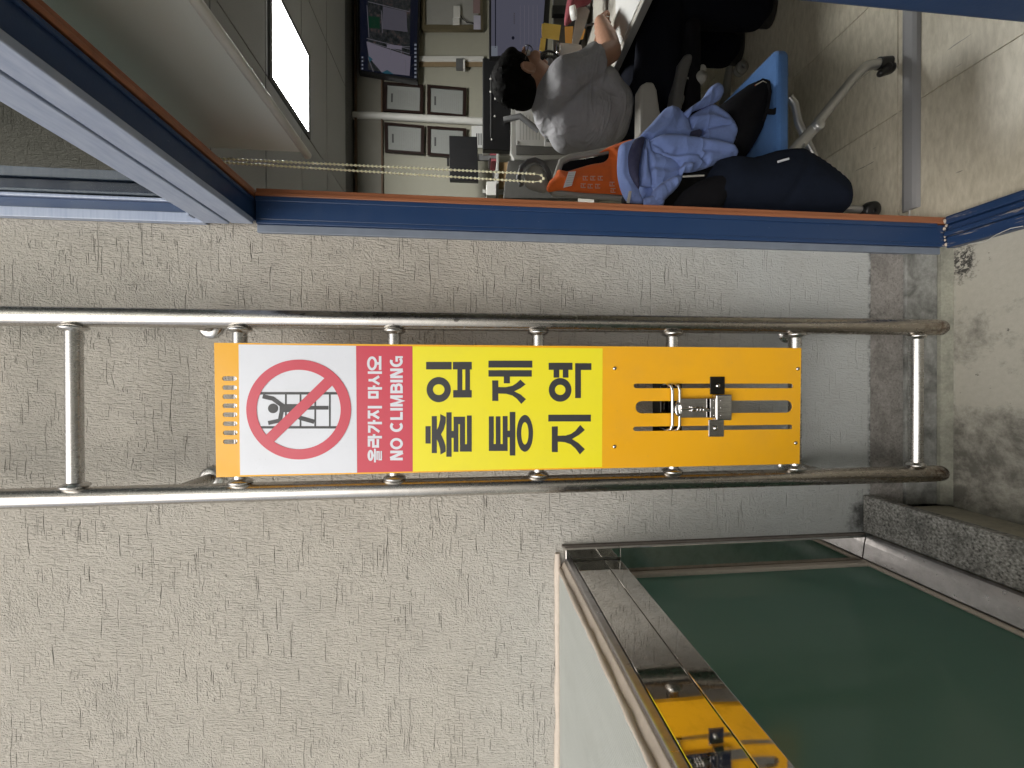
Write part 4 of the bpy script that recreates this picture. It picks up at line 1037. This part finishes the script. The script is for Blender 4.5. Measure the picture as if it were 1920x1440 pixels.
rb = on([(1066, 322), (1080, 321), (1072, 348), (1056, 352)], 1.652, 'reflective_band', M['reflect'], ve)
for k in range(6): sub(on(stroke([(1066-1.2*k*.8, 325+4.4*k), (1078-1.2*k*.8, 324+4.4*k)], .35), 1.6512, 'band_stitch', M['grey_p'], None, .0006), rb)
vp = []
def syl(cx_, cy_, sc=1.0):
    return [stroke([(cx_-6*sc, cy_-4*sc), (cx_+5*sc, cy_-4*sc)], 1.5), stroke([(cx_-5*sc, cy_-1), (cx_-5*sc, cy_+4*sc), (cx_+5*sc, cy_+4*sc)], 1.5), stroke([(cx_, cy_-4*sc), (cx_, cy_+2*sc)], 1.5)]
for (a, b) in ((1098, 334), (1112, 334), (1126, 334), (1094, 348), (1107, 349), (1121, 349), (1148, 345), (1150, 357)):
    for q in syl(a, b, .85): on(q, 1.656, 'print_stroke', M['vprint'], ve, .0008)

# ---- blue folding chair with its load
bc = thing('training_chair', 'blue seated training chair with silver tube legs loaded with bags', 'chair', at(1640, 250, z=0))
st = [(1398, 288), (1420, 240), (1440, 180), (1455, 128), (1468, 112), (1475, 120), (1476, 200), (1474, 290)]
sA, sB = at(1472, 290, y=1.27), at(1472, 115, y=1.31)
sz = sA.z
ss = MB(); ss.prism([(sA.x-.05, 1.245, sz), (sB.x-.02, 1.245, sz), (sB.x, 1.27, sz), (sB.x, 1.62, sz+.02), (sA.x-.05, 1.62, sz+.02)], (0, 0, .045)); ss.build('seat', M['seat'], bc, .018, 4)
AL = M['alu']
MB().tube([at(1480, 183, y=1.33), at(1490, 195, y=1.33), at(1497, 230, y=1.33), at(1515, 270, y=1.33), at(1545, 330, y=1.33)], .0125, 14).build('leg', AL, bc)
lg = [at(1470, 300, y=1.25), at(1525, 240, y=1.25), at(1600, 147, y=1.25), at(1625, 124, y=1.25), at(1650, 119, y=1.25)]
MB().tube(lg, .0155, 16).build('leg', AL, bc)
ftp = at(1666, 119, y=1.25)
ft = MB(); ft.tube([at(1646, 119, y=1.25), ftp], [.0185, .021], 16); ft.ball(at(1662, 128, y=1.245), (.018, .018, .014)); ft.cap(at(1652, 137, y=1.245), at(1668, 128, y=1.25), .012, .018); ft.build('rubber_foot', M['black'], bc, .006)
pk = MB(); pk.lathe([(0, -.03), (.014, -.03), (.0175, -.026), (.0175, .012), (0, .012)], at(1526, 241, y=1.25), (0, 1, 0), 24); pk.build('pivot', AL, bc)
MB().tube([at(1500, 272, y=1.25), at(1535, 232, y=1.25)], .0165, 14).build('pivot_sleeve', AL, bc)
c2 = MB(); c2.lathe([(.006, -.016), (.024, -.016), (.030, -.010), (.030, .010), (.024, .016), (.006, .016)], at(1632, 395, y=1.30), (.3, 1, 0), 20); c2.build('caster', M['black'], bc)
MB().tube([at(1540, 385, y=1.31), at(1600, 392, y=1.31), at(1625, 394, y=1.31)], .012, 12).build('leg', AL, bc)
MB().box((.68, 1.30, .52), (.73, 1.56, .86)).build('backrest', M['bag'], bc, .02, 3)
# black bag on the seat
bb = thing('black_bag', 'black shoulder bag lying on the blue chair seat', 'bag', at(1440, 200, y=1.34))
pillow('bag_body', [(1345, 205), (1372, 182), (1395, 166), (1425, 158), (1437, 172), (1436, 200), (1428, 240), (1410, 275), (1390, 300), (1340, 310), (1330, 250)], 1.36, .09, .08, M['bag'], bb, .012, wr=.003, wscale=40)
MB().tube([at(1418, 158, y=1.27), at(1430, 150, y=1.26), at(1441, 154, y=1.26), at(1444, 172, y=1.27), at(1440, 200, y=1.26), at(1432, 225, y=1.26)], .005, 8).build('strap', M['bag'], bb)
slab('strap_end', [(1436, 202), (1450, 204), (1457, 200), (1455, 214), (1440, 213)], 1.255, .006, M['bag'], bb, .002)
MB().tube([at(1416, 160, y=1.255), at(1430, 152, y=1.255), at(1437, 156, y=1.255)], .0022, 8).build('buckle', M['chrome'], bb)
# navy backpack
nb = thing('backpack', 'dark navy backpack with a white zip pull leaning at the window trim', 'backpack', at(1560, 330, y=1.2))
pillow('backpack_body', [(1345, 302), (1400, 300), (1440, 288), (1475, 283), (1500, 288), (1540, 315), (1575, 345), (1588, 372), (1582, 398), (1560, 404), (1450, 402), (1330, 396), (1300, 388)], 1.225, .07, .05, M['bagn'], nb, .011, folds=[([(1370, 310), (1500, 292), (1580, 360)], .012, .010), ([(1490, 320), (1450, 398)], .012, -.006)])
pillow('front_flap', [(1262, 385), (1280, 360), (1310, 340), (1345, 328), (1370, 332), (1376, 350), (1365, 372), (1340, 398), (1255, 398)], 1.195, .03, .02, M['bag'], nb, .010)
zp = slab('zip_pull', stroke([(1459, 303), (1480, 297)], 3.6), 1.128, .003, M['white'], nb)
MB().tube([at(1280, 331, y=1.2), at(1320, 329, y=1.19)], .003, 8).build('piping', M['grey_p'], nb)
# blue jacket thrown over it all
jk = thing('jacket', 'crumpled blue work jacket with a navy collar thrown over the blue chair', 'jacket', at(1250, 300, y=1.28))
def zJ(x, y): return (1150+x/6, 150+y/6)
def J(name, pts, y, f, bk_=.012, folds=(), power=.42, mm='jacket', wr=.0012, seed=1):
    return pillow(name, [zJ(*p) for p in pts], y, f, bk_, M[mm], jk, .0055, [([zJ(*p) for p in q], w_, h_) for q, w_, h_ in folds], power, wr=wr, wscale=85, seed=seed)
J('jacket_body', [(330, 640), (600, 330), (700, 330), (830, 450), (1080, 310), (1300, 440), (1370, 580), (1310, 740), (1370, 820), (1340, 880), (900, 1000), (740, 1140), (540, 1360), (330, 1360), (300, 1180), (310, 850)], 1.32, .035, .05)
J('back_panel', [(300, 630), (420, 500), (590, 318), (690, 308), (740, 340), (830, 440), (868, 560), (892, 662), (800, 690), (640, 700), (500, 720), (410, 715), (350, 665)], 1.285, .026, .02, [([(640, 400), (560, 560), (420, 690)], .012, .010), ([(730, 420), (690, 560)], .010, -.008), ([(420, 700), (560, 640), (880, 660)], .006, -.010)])
J('front_panel', [(830, 450), (900, 380), (1080, 290), (1170, 318), (1320, 440), (1385, 560), (1375, 650), (1320, 748), (1150, 720), (975, 665), (1000, 610), (1025, 566), (940, 560), (870, 572)], 1.285, .024, .02, [([(880, 480), (1050, 470), (1290, 530)], .010, .009), ([(1030, 560), (1300, 530)], .0045, -.014), ([(1080, 330), (1230, 430), (1340, 600)], .010, .006), ([(1180, 470), (1290, 500)], .004, -.006)], seed=2)
J('sleeve', [(400, 700), (480, 650), (580, 625), (740, 640), (890, 660), (1150, 700), (1320, 752), (1388, 818), (1362, 892), (1200, 930), (1020, 1000), (900, 1032), (800, 1040), (700, 960), (560, 900), (430, 820)], 1.262, .032, .02, [([(430, 740), (620, 860), (900, 880), (1020, 950)], .006, -.014), ([(500, 700), (800, 700), (1280, 800)], .016, .010), ([(680, 850), (1000, 830), (1320, 850)], .007, -.007), ([(440, 850), (560, 840)], .004, -.008), ([(590, 950), (760, 910), (960, 890)], .005, .008)], seed=3)
J('lower_panel', [(345, 660), (400, 700), (430, 800), (600, 870), (740, 930), (790, 960), (760, 1040), (770, 1120), (640, 1290), (470, 1262), (440, 1205), (300, 1190), (286, 1050), (305, 850)], 1.262, .022, .02, [([(350, 690), (380, 900), (400, 1060), (440, 1210)], .005, -.016), ([(370, 700), (340, 900), (330, 1120)], .008, .010), ([(420, 1000), (600, 1020), (730, 980)], .010, -.008), ([(480, 860), (560, 850), (640, 900)], .005, .007), ([(560, 1160), (700, 1080)], .006, -.010)], seed=4)
J('rolled_edge', [(740, 1000), (775, 960), (800, 925), (850, 922), (900, 960), (890, 1010), (850, 1035), (800, 1030), (770, 1080), (745, 1050)], 1.235, .020, .015, [([(800, 1000), (810, 950), (860, 945)], .004, -.008)])
J('cuff', [(445, 1250), (560, 1150), (700, 1080), (762, 1125), (720, 1210), (660, 1265), (600, 1330), (530, 1392), (440, 1392), (430, 1330)], 1.238, .022, .015, [([(560, 1170), (600, 1300)], .004, -.008), ([(650, 1110), (690, 1200)], .006, .008)], seed=6)
pillow('hanging_sleeve', [(1282, 212), (1300, 198), (1316, 186), (1328, 168), (1338, 160), (1350, 166), (1353, 182), (1342, 192), (1322, 200), (1300, 208), (1290, 222)], 1.27, .030, .025, M['jacket'], jk, .005, folds=[([(1331, 180), (1334, 200)], .003, -.006), ([(1292, 214), (1312, 196), (1322, 176)], .005, .008), ([(1300, 208), (1330, 196)], .004, -.008)], power=.45)
pillow('collar', [(1163, 272), (1186, 262), (1206, 256), (1203, 280), (1194, 320), (1196, 352), (1204, 372), (1206, 381), (1178, 379), (1166, 362), (1158, 330), (1158, 296)], 1.262, .022, .02, M['jacket'], jk, .006, folds=[([(1166, 280), (1163, 330), (1180, 372)], .008, .008)])
pillow('collar_lining', [(1190, 262), (1209, 258), (1204, 282), (1198, 318), (1199, 352), (1194, 350), (1180, 325), (1178, 290)], 1.240, .014, .01, M['jacket2'], jk, .006)
slab('zip_end', stroke([(1182, 358), (1178, 380)], 5), 1.236, .003, M['grey_p'], jk)
pillow('cuff_rib', [(1208, 372), (1232, 366), (1246, 372), (1242, 386), (1210, 388)], 1.235, .012, .01, M['jacket'], jk, .005)
slab('lining_patch', [(1296, 246), (1312, 242), (1318, 247), (1310, 260), (1298, 258)], 1.262, .012, M['jacket2'], jk, .001)

# ---- cable cover on the floor
ca_, cb_ = at(1705, 398, z=.012), at(1703, 20, z=.012)
cc = thing('cable_cover', 'long grey cable cover strip lying across the office floor', 'cable cover', (ca_.x, ca_.y, 0))
yy = (ca_.y+cb_.y)/2
cv = MB(); x0c, x1c = at(1705, 396, z=.0).x, 2.4
prof = [(yy-.028, .0005), (yy-.022, .010), (yy-.012, .0145), (yy+.012, .0145), (yy+.022, .010), (yy+.028, .0005)]
cv.prism([(x0c, a, b) for a, b in prof], (x1c-x0c, 0, 0)); cv.build('cover', M['duct'], cc, .0015)
MB().tube([(x0c+.02, yy, .006), (x0c-.02, yy+.004, .006), (x0c-.05, yy+.02, .005), (x0c-.10, yy+.03, .005)], .003, 8).build('cable', M['white_p'], cc)

# ================================================================== PERSON
pe = thing('person', 'seated person in a grey t-shirt writing at the desk, seen from behind', 'person', (1.34, 1.95, .5))
def remesh(o, vox, it=4, fac=.5):
    m_ = o.modifiers.new('remesh', 'REMESH'); m_.mode = 'VOXEL'; m_.voxel_size = vox; m_.use_smooth_shade = True
    s_ = o.modifiers.new('smooth', 'SMOOTH'); s_.iterations = it; s_.factor = fac
hd = at(981, 146, y=1.90)                      # head centre
fd = Vector((.955, -.10, -.28)).normalized(); rt_ = fd.cross(Vector((0, 0, 1))).normalized(); up_ = rt_.cross(fd).normalized()
RM = Matrix((fd, -rt_, up_)).transposed()      # head axes: x forward, y left, z up
def H(x, y, z): return hd + RM @ (Vector((x, y, z))*1.10)
b = MB()
b.ball(H(-.012, 0, .022), (.098, .077, .095), 24, 16, RM); b.ball(H(.028, 0, -.035), (.066, .060, .085), 20, 14, RM); b.ball(H(.052, 0, -.088), (.030, .034, .026), 14, 10, RM)
b.cap(H(.092, 0, .012), H(.108, 0, -.030), .010, .016); b.ball(H(.104, -.014, -.032), .009); b.ball(H(.104, .014, -.032), .009)
b.ball(H(.088, 0, .028), (.016, .050, .010), 14, 8, RM); b.ball(H(.088, 0, -.066), (.012, .024, .007), 12, 8, RM); b.ball(H(.086, 0, -.077), (.012, .020, .007), 12, 8, RM)
b.ball(H(.070, -.045, -.025), (.022, .022, .024), 12, 8, RM); b.ball(H(.070, .045, -.025), (.022, .022, .024), 12, 8, RM)
for sg in (-1, 1):
    b.ball(H(-.008, sg*.080, -.018), (.020, .010, .032), 14, 10, RM)
    b.tube([H(-.008+.021*math.cos(t), sg*(.088+.006*math.cos(t)*-1), -.014+.031*math.sin(t)) for t in (R(-60)+R(300)*k/14 for k in range(15))], .0055, 8)
nk = at(1013, 176, y=1.90)                      # base of neck
b.cap(H(-.030, 0, -.06), nk+Vector((.01, 0, -.03)), .056, .062, 18)
SR = at(1062, 146, y=1.74); SLh = at(1040, 215, y=2.0); SLh = Vector((SR.x+.04, 2.12, SR.z-.01))
EL = at(1146, 97, y=1.80); WR = at(1126, 42, y=1.93)
b.cap(SR, EL, .055, .044, 16); b.cap(EL, EL.lerp(WR, .35), .045, .048, 16); b.cap(EL.lerp(WR, .35), WR, .048, .031, 16)
EL2 = Vector((1.60, 2.18, .80)); WR2 = Vector((1.80, 2.14, .765))
b.cap(SLh, EL2, .05, .04, 16); b.cap(EL2, WR2, .041, .028, 16)
def hand(wr, d, palm_n, sgn, pen=False):
    d = d.normalized(); s_ = d.cross(palm_n).normalized()*sgn; n_ = palm_n.normalized()
    kn_ = wr + d*.085
    b.cap(wr, kn_, .024, .018, 12)
    for i, (o_, L_) in enumerate(((-.030, .062), (-.010, .075), (.010, .080), (.029, .070))):
        b.cap(wr + d*.03 + s_*o_*.6, kn_ + s_*o_, .013, .011, 10)
        p0 = kn_ + s_*o_; p1 = p0 + (d*.8 + n_*.5)*L_*.45; p2 = p1 + (d*.15 + n_*.95)*L_*.35; p3 = p2 + (d*-.4 + n_*.8)*L_*.25
        b.cap(p0, p1, .0098, .009, 10); b.cap(p1, p2, .009, .0082, 10); b.cap(p2, p3, .0082, .0072, 10)
    t0 = wr + d*.022 + s_*.026; t1 = t0 + (d*.6 + s_*.6 + n_*.4)*.04; t2_ = t1 + (d*.8 + n_*.5)*.032
    b.cap(t0, t1, .013, .0105, 10); b.cap(t1, t2_, .0105, .009, 10)
    return kn_
hand(WR, Vector((.55, .80, -.15)), Vector((-.2, .1, -.9)), -1)
hand(WR2, Vector((.9, -.2, -.12)), Vector((0, 0, -1)), 1)
# trunk and legs inside the clothes, so the body is one figure
PV = Vector((1.33, 1.95, .60))
b.cap(PV+Vector((0, 0, .02)), at(1075, 200, y=1.95), .07, .10, 18)
LEGS = []
for dy_ in (-.11, .10):
    h_ = PV+Vector((.03, dy_, -.03)); k_ = Vector((1.79, 1.97+dy_*1.0, .55)); a_ = Vector((1.76, 1.95+dy_*1.1, .10)); LEGS.append((h_, k_, a_))
    b.cap(h_, k_, .08, .055, 14); b.cap(k_, a_, .052, .038, 14)
body = b.build('body', M['skin'], pe); remesh(body, .0055, 3, .5)
# hair
hb_ = MB()
hb_.ball(H(-.024, 0, .038), (.115, .096, .098), 28, 18, RM); hb_.ball(H(-.056, 0, -.012), (.072, .084, .080), 24, 16, RM); hb_.ball(H(.028, 0, .068), (.066, .076, .046), 20, 12, RM)
rg = random.Random(5)
for k in range(260):
    th_ = rg.uniform(0, 2*math.pi); ph_ = rg.uniform(-.45, 1.5)
    dv = Vector((math.cos(th_)*math.cos(ph_), math.sin(th_)*math.cos(ph_), math.sin(ph_)))
    if dv.x > .30 and dv.z < .55: continue
    if dv.x > -.15 and dv.z < .05: continue
    base = H(-.024+dv.x*.098, dv.y*.081, .034+dv.z*.085)
    tip = H(-.024+dv.x*.108+rg.uniform(-.012, .016), dv.y*.091+rg.uniform(-.012, .012), .032+dv.z*.097+rg.uniform(-.018, .006))
    hb_.tube([base, base.lerp(tip, .5)+RM @ dv*.004, tip], [.005, .004, .002], 5)
for sg in (-1, 1): hb_.cap(H(.012, sg*.080, .022), H(.010, sg*.082, -.002), .012, .006, 8)
hr = hb_.build('hair', M['hair'], pe); remesh(hr, .005, 3, .5)
# face details
gl = MB()
for sg in (-1, 1):
    c_ = H(.097, sg*.033, .010)
    gl.tube([c_ + RM @ Vector((-.004*abs(math.cos(t)), .024*math.cos(t), .017*math.sin(t))) for t in (2*math.pi*k/20 for k in range(21))], .0022, 6, False)
    gl.tube([H(.092, sg*.058, .012), H(.04, sg*.080, .010), H(-.008, sg*.084, .006)], .0022, 6)
gl.tube([H(.101, -.010, .010), H(.101, .010, .010)], .002, 6)
gl.build('glasses', M['black'], pe)
ey = MB()
for sg in (-1, 1): ey.ball(H(.080, sg*.032, .008), .012, 12, 8)
ey.build('eyes', M['paper'], pe)
# t-shirt
s1 = MB()
def S(px_, py_, y, r): s1.ball(at(px_, py_, y=y), r, 24, 16)
S(1042, 200, 1.97, (.12, .16, .115)); S(1078, 228, 1.97, (.135, .18, .14)); S(1112, 232, 1.97, (.138, .18, .13)); S(1142, 218, 1.97, (.128, .175, .115))
S(1085, 176, 1.95, (.12, .17, .13)); S(1120, 188, 1.95, (.12, .17, .12)); S(1016, 190, 1.92, (.072, .085, .05))
s1.cap(at(1030, 186, y=1.90), SR, .075, .078, 20); s1.cap(at(1030, 196, y=1.98), SLh, .08, .075, 18)
mid = SR.lerp(EL, .50); s1.cap(SR, mid, .074, .068, 22); s1.tube([SR.lerp(EL, .42), SR.lerp(EL, .66)], [.068, .076], 24)
midl = SLh.lerp(EL2, .6); s1.cap(SLh, midl, .07, .06, 16)
s1.cap(at(1070, 150, y=1.80), at(1100, 175, y=1.88), .06, .09, 18)
shp = s1.build('t_shirt', M['shirt'], pe); remesh(shp, .009, 16, .5)
tx = bpy.data.textures.new('cloth_folds', 'CLOUDS'); tx.noise_scale = .11; tx.noise_depth = 2
dm = shp.modifiers.new('folds', 'DISPLACE'); dm.texture = tx; dm.strength = .012; dm.mid_level = .5; dm.texture_coords = 'GLOBAL'
tx2 = bpy.data.textures.new('cloth_creases', 'WOOD'); tx2.wood_type = 'BANDNOISE'; tx2.noise_scale = .14; tx2.turbulence = 6; tx2.noise_basis_2 = 'SIN'
dm2 = shp.modifiers.new('creases', 'DISPLACE'); dm2.texture = tx2; dm2.strength = .007; dm2.mid_level = .5; dm2.texture_coords = 'GLOBAL'
# trousers and shoes
t1 = MB(); t1.ball(PV+Vector((.0, 0, -.02)), (.16, .20, .13), 20, 14)
for h_, k_, a_ in LEGS:
    t1.cap(h_, k_, .120, .100, 18); t1.cap(k_, a_, .100, .080, 18)
to = t1.build('trousers', M['navy'], pe); remesh(to, .012, 6, .5)
for h_, k_, a_ in LEGS:
    s_ = MB(); s_.ball(a_+Vector((.05, 0, -.07)), (.13, .045, .040), 18, 10); s_.ball(a_+Vector((-.02, 0, -.05)), (.055, .042, .05), 14, 10); o = s_.build('shoe', M['black'], pe); remesh(o, .01, 3)
pn = MB().tube([WR+Vector((.10, .10, -.07)), WR+Vector((.05, .08, .05))], .004, 8).build('pen', M['black']); tag(pn, 'black pen held in the writing hand over the desk', 'pen')
